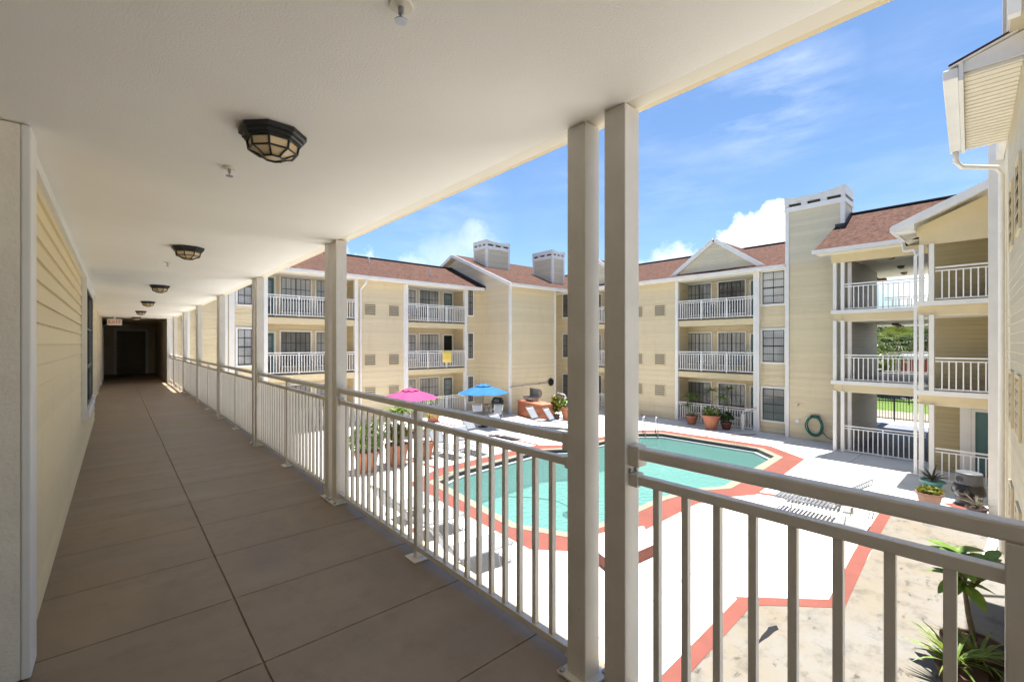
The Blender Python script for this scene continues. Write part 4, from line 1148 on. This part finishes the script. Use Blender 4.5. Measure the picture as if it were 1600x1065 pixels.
for i, (x, y, a, lb) in enumerate(cs):
    if i == 0: CH.location = (x, y, .003); CH.rotation_euler.z = a; CH['label'] = lb
    else: dup(CH, (x, y, .003+(F3 if 'top' in lb else F2 if 'middle' in lb else 0)), a, lb)

# ------------------------------------------------------------------ pots and plants
def strap_leaves(m, base, n_, length, width, rise=60, droop=1.1, seed=1, jitter=.4, tip=True):
    r = random.Random(seed); base = Vector(base)
    for i in range(n_):
        a = 2*math.pi*i/n_*2.4+r.uniform(-.4, .4); e = R(rise+r.uniform(-25, 18)); L = length*r.uniform(1-jitter, 1.05); w = width*r.uniform(.8, 1.15)
        d = Vector((math.cos(a), math.sin(a), 0)); sd = Vector((-math.sin(a), math.cos(a), 0)); p = base.copy(); vs = []; K = 6
        for k in range(K+1):
            q = k/K; ww = w*(.55+.9*q if q < .4 else 1-(q-.4)/.6*.97)*.5
            bend = Vector((0, 0, .0))
            vs += [tuple(p-sd*ww+Vector((0, 0, ww*.35))), tuple(p), tuple(p+sd*ww+Vector((0, 0, ww*.35)))]
            ee = e-droop*q*1.2; p = p+(d*math.cos(ee)+Vector((0, 0, math.sin(ee))))*(L/K)
        fs = []
        for k in range(K): fs += [(3*k, 3*k+1, 3*k+4, 3*k+3), (3*k+1, 3*k+2, 3*k+5, 3*k+4)]
        m.add(vs, fs)
    return m
def pot(t_, r0, r1, h, mat='terracotta'):
    MB().lathe([(r0, 0), (r0+(r1-r0)*.8, h*.8), (r1, h*.82), (r1*1.07, h*.84), (r1*1.07, h), (r1*.96, h), (r1*.93, h*.9)], n=26, cap=True).build('pot', mat, t_, smooth=False)
    MB().lathe([(r1*.9, h*.88), (.001, h*.91)], n=20, cap=False).build('soil', 'soil', t_)
def stalk_plant(t_, h, stems, leaf='leaf_palm', L=.5, w=.06, seed=1, n_=26, z0=.3, spread=.16):
    r = random.Random(seed)
    ms, ml = MB(), MB()
    for i in range(stems):
        a = 6.28*i/stems+r.uniform(-.4, .4); hh = h*r.uniform(.6, 1.) if i else h
        b = (spread*.5*math.cos(a), spread*.5*math.sin(a), z0); tp = (spread*math.cos(a)*1.5, spread*math.sin(a)*1.5, hh)
        ms.tube([b, ((b[0]+tp[0])/2+.02, (b[1]+tp[1])/2, (z0+hh)/2), tp], [.022, .018, .014], 7)
        strap_leaves(ml, tp, n_, L, w, 42, 1.25, seed*10+i)
    ms.build('stem', 'stem_green', t_); ml.build('foliage', leaf, t_)
def bush(t_, rad, h, zc, leaf, n_=260, size=.09, seed=3):
    r = random.Random(seed); m = MB()
    for i in range(n_):
        while True:
            v = Vector((r.uniform(-1, 1), r.uniform(-1, 1), r.uniform(-.6, 1)))
            if v.length < 1: break
        p = Vector((v.x*rad, v.y*rad, zc+v.z*h))
        ax = Vector((r.uniform(-1, 1), r.uniform(-1, 1), r.uniform(-.2, 1))).normalized(); b_ = ax.orthogonal().normalized(); cc = ax.cross(b_)
        s_ = size*r.uniform(.6, 1.3)
        m.add([p-b_*s_*.9, p+cc*s_*.42, p+b_*s_*.9, p-cc*s_*.42], [(0, 1, 2, 3)])
    m.build('foliage', leaf, t_)
def potted(label, loc, r0, r1, h, mat='terracotta', cat='potted plant', group='potted plants'):
    t_ = thing('potted_plant', label, cat, loc, 0, group); pot(t_, r0, r1, h, mat); return t_
t_ = potted('tall leafy plant in a small terracotta pot, left by the ground balcony', (23.35, 11.75, 0), .2, .3, .48); stalk_plant(t_, 1.55, 4, seed=2, L=.55, z0=.42)
t_ = potted('low plant in the large terracotta pot before the ground balcony', (22.75, 10.42, 0), .26, .42, .72); bush(t_, .42, .3, .9, 'leaf_palm', 160, .1, 5); stalk_plant(t_, 1.9, 1, seed=6, L=.62, z0=.6, n_=36)
t_ = potted('tall palm like plant in a dark red pot beside the large terracotta pot', (23.2, 9.85, 0), .18, .26, .38, 'pot_red'); bush(t_, .4, .28, .62, 'leaf_dark', 200, .1, 9); stalk_plant(t_, 2.0, 2, seed=4, L=.66, z0=.34, n_=30)
t_ = potted('spreading plant in the leftmost terracotta pot below the railing', (6.4, 14.75, 0), .30, .41, .70); bush(t_, .62, .5, 1.1, 'leaf_big', 520, .13, 11); stalk_plant(t_, 1.5, 4, 'leaf_palm', .5, .07, 21, 22, .6)
t_ = potted('tallest bright green plant in terracotta pot, middle of the left three', (7.55, 14.8, 0), .30, .41, .76); stalk_plant(t_, 1.95, 6, 'leaf_spike', .75, .08, 22, 30, .68, .2); bush(t_, .4, .35, 1.1, 'leaf_yellow', 180, .12, 23)
t_ = potted('thin plant in terracotta pot right of the left three, near the pool corner', (8.8, 15.0, 0), .26, .36, .6); stalk_plant(t_, 1.5, 3, 'leaf_yellow', .5, .06, 24, 22, .52)
t_ = potted('low plant in a terracotta pot between the pink umbrella and far wing', (13.3, 21.75, 0), .3, .42, .72); stalk_plant(t_, 1.2, 2, 'leaf_spike', .42, .08, 25, 20, .62)
t_ = potted('yellow croton plant in a small pot at the right end of the grill', (18.75, 17.45, 0), .16, .22, .34, 'pot_dark'); bush(t_, .32, .55, .85, 'leaf_yellow', 320, .15, 31); MB().tube([(0, 0, .3), (.03, .02, 1.0)], .02, 6).build('stem', 'bark', t_)
t_ = potted('big shiny orange pot with a low plant, right of the brick grill', (19.3, 17.0, 0), .3, .46, .78); bush(t_, .5, .25, .95, 'leaf_palm', 160, .14, 33)
t_ = potted('low yellow green succulents in a wide tan planter on the white deck', (16.35, 1.60, 0), .20, .27, .36, 'pot_tan'); bush(t_, .27, .12, .41, 'leaf_yellow', 420, .06, 35)
t_ = potted('reddish aloe in a round teal bowl beside the landing post', (18.3, 1.72, 0), .16, .28, .26, 'pot_teal'); strap_leaves(m := MB(), (0, 0, .26), 34, .55, .06, 45, .6, 36); m.build('foliage', 'leaf_aloe', t_)
t_ = potted('spiky plant in a dark pot at the foot of the tall white post', (16.35, .72, 0), .16, .2, .2, 'pot_dark'); strap_leaves(m := MB(), (0, 0, .2), 22, .5, .04, 50, .7, 38); m.build('foliage', 'leaf_aloe', t_)
# bottom right: broad leaved young tree in a large pot, spiky plant beside it
t_ = thing('potted_tree', 'young broad leaved tree in a large dark pot at the lower right', 'potted plant', (8.62, .40, 0), 0, 'potted plants')
pot(t_, .24, .32, .34, 'pot_brown')
sk = [[(0, 0, .36), (.02, .06, .7), (.05, .10, 1.05), (.0, .16, 1.45)], [(.05, .10, .95), (.20, -.05, 1.15), (.28, -.12, 1.35)], [(.03, .12, 1.2), (-.1, .28, 1.42)]]
m = MB()
for q in sk: m.tube(q, [.035-.006*i for i in range(len(q))], 8)
m.build('trunk', 'bark', t_, smooth=True)
m = MB(); r = random.Random(44)
def big_leaf(m, p, d, L, w):
    d = Vector(d).normalized(); sd = d.cross(Vector((0, 0, 1))).normalized(); up = sd.cross(d).normalized(); vs = []; K = 6; p = Vector(p)
    for k in range(K+1):
        q = k/K; ww = w*math.sin(math.pi*min(1, q*.92+.06))**.8*.5; c = p+d*L*q-up*(.22*L*q*q)
        vs += [tuple(c-sd*ww+up*ww*.3), tuple(c), tuple(c+sd*ww+up*ww*.3)]
    m.add(vs, [f for k in range(K) for f in ((3*k, 3*k+1, 3*k+4, 3*k+3), (3*k+1, 3*k+2, 3*k+5, 3*k+4))])
for cx, cy, cz, nn in ((.0, .16, 1.5, 20), (.28, -.12, 1.4, 14), (-.1, .28, 1.46, 14), (.04, .12, 1.15, 8)):
    for i in range(nn):
        a = 6.28*i/nn*1.62+r.uniform(-.3, .3)
        big_leaf(m, (cx, cy, cz-r.uniform(0, .12)), (math.cos(a), math.sin(a), r.uniform(-.5, .55)), r.uniform(.26, .40), r.uniform(.15, .21))
m.build('foliage', 'leaf_big', t_, smooth=True)
t_ = thing('spiky_plant', 'clump of long bright green spiky leaves at the bottom right corner', 'plant', (7.95, .55, 0), 0)
strap_leaves(m := MB(), (0, 0, .25), 54, .66, .045, 58, 1.0, 51); strap_leaves(m, (.4, -.2, .2), 34, .6, .042, 56, 1.1, 52); m.build('foliage', 'leaf_spike', t_)
MB().lathe([(.18, 0), (.25, .22), (.22, .22)], (.1, -.05, 0), 20).build('pot', 'pot_brown', t_)

# ------------------------------------------------------------------ grill, bins, pipes, hose
G = thing('brick_grill', 'low red brick grill island with an open barrel grill on top', 'grill', (17.7, 18.9, 0), 0)
gp = [Vector((18.3, 20.2)), Vector((17.75, 17.6))]
d = (gp[1]-gp[0]).normalized(); nn = Vector((-d.y, d.x)); 
if nn.x < 0: nn = -nn
q = [gp[0], gp[1], gp[1]+nn*.9, gp[0]+nn*.9]
MB().prism([(p.x, p.y) for p in q], 0, .86).build('brick_base', 'brick_red', G, world=True)
q2 = [gp[0]-d*.03-nn*.03, gp[1]+d*.03-nn*.03, gp[1]+d*.03+nn*.93, gp[0]-d*.03+nn*.93]
MB().prism([(p.x, p.y) for p in q2], .861, .94).build('counter_top', 'terracotta', G, world=True)
cg = (gp[0]+gp[1])/2+nn*.4-d*.45
ax = Vector((d.x, d.y, 0)); sd = Vector((nn.x, nn.y, 0)); c0 = Vector((cg.x, cg.y, 1.2)); vs = []; K = 14
for e in (-.5, .5):
    for k in range(K+1):
        a = math.pi*k/K; vs.append(tuple(c0+ax*e+sd*(.27*math.cos(a))-Vector((0, 0, 1))*(.25*math.sin(a))))
fs = [(k, k+1, K+2+k, K+1+k) for k in range(K)]+[tuple(range(K+1)), tuple(range(K+1, 2*K+2))[::-1]]
MB().add(vs, fs).build('grill_barrel', 'grill_steel', G, world=True)
c1 = c0+sd*.22+Vector((0, 0, .22)); vs = []
for e in (-.5, .5):
    for k in range(K+1):
        a = math.pi*k/K; vs.append(tuple(c1+ax*e+sd*(.25*math.sin(a))+Vector((0, 0, 1))*(.27*math.cos(a))))
MB().add(vs, fs).build('grill_lid', 'grill_steel', G, world=True)
MB().tube([tuple(c0-sd*.32+ax*-.45+Vector((0, 0, .0))), tuple(c0-sd*.32+ax*.45)], .015, 6).build('handle', 'black_metal', G, world=True)
t_ = thing('trash_bin', 'black lidded bin against the gabled block behind the blue umbrella', 'bin', (17.65, 21.35, 0), R(40))
MB().hexa([(-.27, -.27, .0), (.27, -.27, .0), (.27, .27, .0), (-.27, .27, .0)], [(-.33, -.33, .75), (.33, -.33, .75), (.33, .33, .75), (-.33, .33, .75)]).build('body', 'bin_black', t_, bevel=.03)
MB().hexa([(-.36, -.36, .751), (.36, -.36, .751), (.36, .36, .751), (-.36, .36, .751)], [(-.2, -.24, 1.05), (.2, -.24, 1.05), (.2, .24, 1.05), (-.2, .24, 1.05)]).build('lid', 'bin_black', t_, bevel=.04)
MB().box(-.365, -.28, -.15, .15, .80, .95).build('flap', 'bin_grey', t_)
t_ = thing('side_stool', 'small dark folding stool standing left of the black bin', 'stool', (17.0, 21.6, 0), .4)
MB().box(-.24, .24, -.2, .2, .62, .65).build('seat', 'frame_dark', t_)
for s_ in (-1, 1):
    MB().tube([(s_*.2, -.16, 0), (-s_*.2, -.16, .62)], .014, 6).build('leg', 'frame_dark', t_); MB().tube([(s_*.2, .16, 0), (-s_*.2, .16, .62)], .014, 6).build('leg', 'frame_dark', t_)
t_ = thing('litter_bin', 'round grey litter bin with black bag beside the right landing railing', 'bin', (17.25, .90, 0), 0); t_.scale = (.80, .80, .82)
MB().lathe([(.36, 0), (.36, .03), (.335, .05), (.335, .45)], n=28).build('drum', 'bin_grey', t_, smooth=False)
vs = []; r = random.Random(5); N_ = 36
prof = [(.345, .30), (.40, .36), (.41, .48), (.385, .60), (.36, .68), (.34, .71)]
for k_, (rr, z) in enumerate(prof):
    for k in range(N_): vs.append(((rr+r.uniform(-.025, .025)*(0 < k_ < 5))*math.cos(6.283*k/N_), (rr+r.uniform(-.025, .025)*(0 < k_ < 5))*math.sin(6.283*k/N_), z+r.uniform(-.015, .015)))
fs = [(i*N_+k, i*N_+(k+1) % N_, (i+1)*N_+(k+1) % N_, (i+1)*N_+k) for i in range(5) for k in range(N_)]
MB().add(vs, fs).build('bag', 'bag_black', t_, smooth=True)
MB().lathe([(.345, .70), (.33, .97), (.335, 1.0), (.32, 1.02)], n=28).build('hood', 'bin_lid', t_)
MB().lathe([(.33, 1.021), (.34, 1.03), (.33, 1.06), (.30, 1.075)], n=28).build('lid', 'bin_lid', t_)
hm = MB(); hm.lathe([(.10, 0), (.10, .02)], n=18); hm.v = [(-.318-z, x*1.15+.02, y+.85) for x, y, z in hm.v]
hm.build('mouth', 'dark_opening', t_).rotation_euler.z = R(-38)
for lb, loc, rz in (('white pipe stub with angled top before the ground balcony beyond the pool', (23.72, 9.25, 0), R(-90)), ('white pipe stub with angled top at the right bay of the far wing', (17.0, 23.85, 0), R(180)),
                    ('white pipe stub with angled top beside the gabled block corner', (22.3, 19.9, 0), R(150))):
    t_ = thing('drain_pipe', lb, 'pipe', loc, rz, 'drain pipes standing before the walls')
    MB().lathe([(.085, 0), (.085, .80), (.07, .82)], n=14).build('riser', 'white_trim', t_)
    MB().tube([(0, 0, .78), (.02, 0, .92), (.12, .0, 1.0), (.62, .1, 1.15)], .036, 10).build('elbow', 'white_trim', t_, smooth=True)
t_ = thing('garden_hose', 'coiled green garden hose hung on the beige chimney tower wall', 'hose', (23.44, 6.05, 0), R(-90))
MB().box(-.14, .14, -.02, .05, 1.05, 1.2).build('hanger', 'bin_black', t_) if False else MB().box(-.16, .16, -.12, .05, 1.02, 1.14).build('hanger', 'bin_black', t_)
pts = []; r = random.Random(8)
for i in range(9*18):
    a = 2*math.pi*i/18; k = i/18; rx = .30+.05*math.sin(k*2.1)+r.uniform(-.008, .008); rz_ = .42+.05*math.sin(k*1.3+1)
    pts.append((rx*math.sin(a), -.05-.012*k-.03*math.sin(k*2), .68+rz_*math.cos(a)))
MB().tube(pts, .017, 6).build('coil', 'hose_green', t_, smooth=True)
MB().tube([(.25, -.05, .5), (.45, -.08, .25), (.75, -.05, .15), (1.0, -.04, .35), (1.02, -.02, .75)], .015, 6).build('tail', 'hose_green', t_, smooth=True)
t_ = thing('wall_faucet', 'small dark tap on the beige tower wall above the hose', 'tap', (23.47, 6.7, 1.55), 0)
MB().tube([(0, 0, 0), (-.1, 0, 0), (-.14, 0, -.06)], .02, 8).build('spout', 'bolt_steel', t_); MB().lathe([(.05, .03), (.05, .045)], (-.06, 0, 0), 10).build('handle', 'bolt_steel', t_)
t_ = thing('wall_outlet', 'round white cap on the beige tower wall near the balcony', 'outlet', (23.49, 6.75, .8), 0)
hm = MB().lathe([(.09, 0), (.09, .03), (.06, .05)], n=16); hm.v = [(-z, x, y) for x, y, z in hm.v]; hm.build('cap', 'white_trim', t_)
t_ = thing('pool_brush', 'long pool pole with dark brush head hung on the gabled block wall', 'pool brush', (20.2, 20.84, 1.75), 0)
MB().tube([(-2.0, 0, -.10), (1.55, 0, .02)], .018, 8).build('pole', 'bolt_steel', t_)
hm = MB().lathe([(.02, -.03), (.25, -.02), (.27, 0), (.25, .02), (.02, .03)], n=20); hm.v = [(x+1.7, z, y*.95+.02) for x, y, z in hm.v]; hm.build('brush_head', 'bin_black', t_)
MB().box(-.9, -.86, 0, .05, -.12, -.02).build('hook', 'bolt_steel', t_); MB().box(.6, .64, 0, .05, -.07, .03).build('hook', 'bolt_steel', t_)
t_ = thing('pool_cleaner', 'pool cleaner with a thin curved hose in the left end of the water', 'pool cleaner', (9.3, 8.9, -.27), 0)
MB().tube([(-1.3, 1.9, .0), (-.6, 1.5, .01), (.1, .7, .01), (.4, .1, 0), (.3, -.5, .0), (-.1, -.8, .0)], .022, 8).build('hose', 'frame_dark', t_, smooth=True)
MB().box(-.28, .0, -1.0, -.72, -.06, .06).build('body', 'bin_grey', t_, bevel=.03)

# ------------------------------------------------------------------ beyond the breezeway
struct('lawn', sheet([(37.5, -25), (46, -25), (46, 30), (37.5, 30)], .004), 'far_grass')
struct('sidewalk', sheet([(33.4, -25), (37.4, -25), (37.4, 30), (33.4, 30)], .008), 'far_path')
struct('road', sheet([(46.2, -60), (58, -60), (58, 60), (46.2, 60)], .006), 'far_road')
def iron_fence(label, x, y0, y1, h):
    t_ = thing('iron_fence', label, 'fence', (x, y0, 0), 0)
    MB().box(-.02, .02, 0, y1-y0, h-.12, h-.08).build('rail', 'fence_black', t_); MB().box(-.02, .02, 0, y1-y0, .12, .16).build('rail', 'fence_black', t_)
    m = MB(); k = 0.
    i = 0
    while k < y1-y0:
        if i % 16: m.box(-.009, .009, k-.009, k+.009, .05, h)
        else: MB().box(-.035, .035, k-.035, k+.035, 0, h+.08).build('fence_post', 'fence_black', t_)
        k += .13; i += 1
    o = m.build('pickets', 'fence_black', t_); o['kind'] = 'stuff'
iron_fence('black iron fence at the far end of the breezeway, nearer one', 32.8, .5, 8.5, 1.25)
iron_fence('black iron fence on the far side of the lawn, farther one', 42.6, -1, 13, 1.2)
def tree(label, x, y, h, rad, leaf='leaf_tree', seed=1, n_=2600, size=.30, name='tree', zc=.62):
    t_ = thing(name, label, 'tree', (x, y, 0), 0, 'trees beyond the breezeway'); r = random.Random(seed)
    m = MB(); m.tube([(0, 0, 0), (.1, .05, h*.3), (.0, .1, h*.62)], [.24, .17, .08], 8)
    cl = []
    for i in range(11):
        a = r.uniform(0, 6.28); q = r.uniform(.2, .85)*rad; z = h*zc+r.uniform(-.26, .26)*h
        cl.append((Vector((q*math.cos(a), q*math.sin(a), z)), rad*r.uniform(.32, .55)))
        m.tube([(0, .05, h*.35), (q*.5*math.cos(a), q*.5*math.sin(a), h*.45), tuple(cl[-1][0])], [.09, .06, .02], 5)
    m.build('trunk', 'bark', t_)
    m = MB()
    for i in range(n_):
        c, rr = cl[i % len(cl)]
        v = Vector((r.gauss(0, 1), r.gauss(0, 1), r.gauss(0, 1))).normalized()*rr*r.uniform(.55, 1.08); p = c+Vector((v.x, v.y, v.z*.8))
        ax = Vector((r.uniform(-1, 1), r.uniform(-1, 1), r.uniform(0, 1.2))).normalized(); b_ = ax.orthogonal().normalized(); cc = ax.cross(b_); s_ = size*r.uniform(.6, 1.3)
        m.add([p-b_*s_, p+cc*s_*.5, p+b_*s_, p-cc*s_*.5], [(0, 1, 2, 3)])
    m.build('crown', leaf, t_)
def palm(label, x, y, h, seed, leaf='leaf_fan', L=1.9):
    t_ = thing('palm_tree', label, 'palm', (x, y, 0), 0, 'palms beyond the breezeway'); 
    MB().tube([(0, 0, 0), (.1, 0, h*.5), (0, .1, h)], [.2, .17, .15], 9).build('trunk', 'bark', t_)
    m = MB(); r = random.Random(seed)
    for i in range(34):
        a = 2.4*i; e = R(80-i*3.6); d = Vector((math.cos(a)*math.cos(e), math.sin(a)*math.cos(e), math.sin(e))); c = Vector((0, .1, h))+d*L*.55
        sd = d.cross(Vector((0, 0, 1))).normalized(); up = sd.cross(d)
        for k in range(11):
            q = (k-5)/5*1.25; dd = (d*math.cos(q)+sd*math.sin(q)).normalized(); L2 = L*.62
            tp = c+dd*L2-Vector((0, 0, .25*L2)); w = sd*math.cos(q)*.05-d*math.sin(q)*.05
            m.add([c, c+dd*L2*.5+w, tp, c+dd*L2*.5-w], [(0, 1, 2, 3)])
    m.build('crown', leaf, t_)
tree('dark bushy tree seen at left through the middle breezeway', 60, 11.5, 6.0, 3.4, seed=2)
tree('dark green tree behind the palm in the breezeway view', 66, 8.6, 6.6, 3.6, seed=3)
tree('dark tree at right of the breezeway view behind the carport', 63, 5.2, 6.4, 3.2, seed=4)
tree('low light green shrub tree above the carport roof', 47, 7.3, 3.9, 1.4, 'leaf_fan', 5, 900, .2)
tree('far dark tree in the gap at the left edge of the breezeway view', 70, 13.5, 6.2, 3.6, seed=6)
tree('far dark tree closing the right of the breezeway view', 72, 5, 6.6, 4, seed=7)
palm('bright green fan palm in the middle of the breezeway view', 55, 7.5, 4.4, 3)
palm('taller darker fan palm at the right of the breezeway view', 57, 5.6, 5.2, 5, 'leaf_tree')
t_ = thing('carport', 'long white roofed carport across the lawn', 'carport', (50.5, 6, 0), 0)
MB().box(-2.5, 2.5, -14, 14, 3.2, 3.42).build('roof', 'carport_white', t_); 
for y in (-12, -6, 0, 6, 12): MB().box(-2.3, -2.2, y-.06, y+.06, 0, 3.2).build('post', 'carport_white', t_)
def car(label, x, y, rz, paint):
    t_ = thing('parked_car', label, 'car', (x, y, 0), rz, 'cars parked under the carport')
    prof = [(-2.2, .35), (-2.25, .75), (-2.0, .95), (-1.3, 1.02), (-.7, 1.45), (.9, 1.48), (1.5, 1.05), (2.1, .95), (2.25, .6), (2.2, .35)]
    K = len(prof); MB().add([(x_, -.85, z) for x_, z in prof]+[(x_, .85, z) for x_, z in prof], [tuple(range(K)), tuple(range(K, 2*K))[::-1]]+[(i, (i+1) % K, K+(i+1) % K, K+i) for i in range(K)]).build('body', paint, t_, bevel=.05)
    for s_ in (-1, 1):
        MB().add([(-.62, s_*.856, 1.36), (.8, s_*.856, 1.38), (1.2, s_*.856, 1.04), (-1.05, s_*.856, 1.04)], [(0, 1, 2, 3)]).build('side_window', 'car_glass', t_)
        for x_ in (-1.4, 1.4):
            hm = MB().lathe([(.32, -.1), (.32, .1)], n=18); hm.v = [(x_+a, s_*.82+c, .33+b) for a, b, c in hm.v]; hm.build('wheel', 'tyre', t_)
car('white parked car under the carport, left one', 49.5, 8.3, R(0), 'car_white')
car('white parked car under the carport, right one', 49.5, 5.2, R(0), 'car_white')
t_ = thing('utility_building', 'low red brick building with white band beyond the carport', 'building', (56, 4, 0), 0)
MB().box(0, 3, -9, 4, 0, 3.3).build('wall', 'brick_far', t_); MB().box(-.2, 3.2, -9.2, 4.2, 3.301, 3.6).build('roof', 'carport_white', t_)

# ------------------------------------------------------------------ light, sky, camera
AZ = math.degrees(math.atan2(1.2, .30)); EL = 81.0
sd = Vector((1.2, .30, 8.0)).normalized()
L = bpy.data.lights.new('sun', 'SUN'); L.energy = 5.0; L.angle = R(.53); L.color = (1., .97, .93)
lo = bpy.data.objects.new('sun', L); COL.objects.link(lo); lo.rotation_euler = sd.to_track_quat('Z', 'Y').to_euler(); lo.location = (20, 10, 40)
Wd = bpy.data.worlds.new('World'); S.world = Wd; Wd.use_nodes = True
t = NT(Wd); bg = t.n['Background']
sky = t.new('ShaderNodeTexSky', sky_type='NISHITA'); sky.sun_disc = False
sky.sun_elevation = math.asin(sd.z); sky.sun_rotation = R(AZ); sky.altitude = 0; sky.air_density = 1.0; sky.dust_density = .4; sky.ozone_density = 2.2
tc = t.new('ShaderNodeTexCoord').outputs['Generated']
nz = t.new('ShaderNodeTexNoise'); nz.inputs['Scale'].default_value = 9; nz.inputs['Detail'].default_value = 9; nz.inputs['Roughness'].default_value = .62; t.link(tc, nz.inputs['Vector'])
ctr = t.new('ShaderNodeVectorMath', operation='SUBTRACT'); t.link(nz.outputs['Color'], ctr.inputs[0]); ctr.inputs[1].default_value = (.5, .5, .5)
sc = t.new('ShaderNodeVectorMath', operation='SCALE'); t.link(ctr.outputs[0], sc.inputs[0]); sc.inputs['Scale'].default_value = .16
wd = t.new('ShaderNodeVectorMath', operation='ADD'); t.link(tc, wd.inputs[0]); t.link(sc.outputs[0], wd.inputs[1])
def dirv(b, e): b, e = R(b), R(e); return Vector((math.sin(b)*math.cos(e), math.cos(b)*math.cos(e), math.sin(e)))
acc = None
#        bearing elev  radius(deg) soft strength
lobes = [(60.5, 8.2, 2.6, .4, .6), (63.5, 9.6, 2.4, .35, .7), (69.6, 11.4, 2.9, .2, 1.), (72.5, 12.2, 2.6, .2, 1.), (66.5, 6.5, 4.2, .35, 1.), (72.5, 7.5, 4.8, .3, 1.), (58, 6, 3.5, .5, .6), (77, 7.5, 4, .3, 1),
         (23.5, 8.2, 2.0, .4, .75), (19, 9.4, 2.2, .4, .8), (27.5, 7.2, 2.6, .6, .6), (36.0, 12.2, 1.8, .9, .35), (33, 10, 2.4, .9, .3),
         (88, 8.0, 3.2, .4, .9), (84, 6.5, 3, .4, .9), (95, 7, 4, .4, .9), (110, 12, 6, .4, .9), (5, 10, 5, .4, .9), (130, 9, 7, .4, .9), (200, 12, 9, .4, .9), (300, 12, 9, .4, .9)]
for b_, e_, rd, soft, st in lobes:
    dt = t.new('ShaderNodeVectorMath', operation='DOT_PRODUCT'); nv = t.new('ShaderNodeVectorMath', operation='NORMALIZE'); t.link(wd.outputs[0], nv.inputs[0])
    t.link(nv.outputs[0], dt.inputs[0]); dt.inputs[1].default_value = dirv(b_, e_)
    v = t.ramp(dt.outputs['Value'], math.cos(R(rd*(1+soft))), math.cos(R(rd*(1-soft))), 0, st)
    acc = v if acc is None else t.math('MAXIMUM', acc, v)
# thin high wisps
wn = t.noise(t.scale(tc, (2.0, 2.0, 9.0)), 2.3, 7, .6)
wisp = None
for b_, e_, rd, st in ((71.5, 25.5, 5.5, .26), (62, 20, 7, .10), (88, 18, 9, .10), (33, 16, 6, .14), (52, 18, 7, .08)):
    dt = t.new('ShaderNodeVectorMath', operation='DOT_PRODUCT'); t.link(tc, dt.inputs[0]); dt.inputs[1].default_value = dirv(b_, e_)
    v = t.ramp(dt.outputs['Value'], math.cos(R(rd*1.5)), math.cos(R(rd*.3)), 0, st)
    wisp = v if wisp is None else t.math('MAXIMUM', wisp, v)
wisp = t.math('MULTIPLY', wisp, t.ramp(wn, .42, .70))
acc = t.math('MAXIMUM', acc, wisp)
shade = t.ramp(t.noise(tc, 14, 6, .6), .3, .7, .72, 1.0)
cl = t.new('ShaderNodeVectorMath', operation='SCALE'); cl.inputs[0].default_value = (10.5, 10.8, 11.2); t.link(shade, cl.inputs['Scale'])
tint = t.new('ShaderNodeVectorMath', operation='MULTIPLY'); t.link(sky.outputs[0], tint.inputs[0]); tint.inputs[1].default_value = (.86, .99, 1.10)
t.link(t.mix(acc, tint.outputs[0], cl.outputs[0]), bg.inputs['Color'])
bg.inputs['Strength'].default_value = .062

cam = bpy.data.cameras.new('camera'); co = bpy.data.objects.new('camera', cam); COL.objects.link(co)
co.location = (0, 0, 4.34); PSI = math.atan(618/700.)
co.rotation_euler = (R(90), 0, -PSI)
cam.sensor_width = 36; cam.lens = 36*700/1600.; cam.shift_y = 4.5/1600.; cam.clip_end = 3000; cam.clip_start = .02
S.camera = co
S.view_settings.view_transform = 'Standard'; S.view_settings.look = 'None'; S.view_settings.exposure = 1.55; S.view_settings.gamma = 1
S.render.engine = 'CYCLES'
S.cycles.max_bounces = 10; S.cycles.diffuse_bounces = 7; S.cycles.glossy_bounces = 4; S.cycles.transparent_max_bounces = 12; S.cycles.transmission_bounces = 4
S.cycles.sample_clamp_indirect = 8; S.cycles.caustics_reflective = False; S.cycles.caustics_refractive = False
S.cycles.use_denoising = True
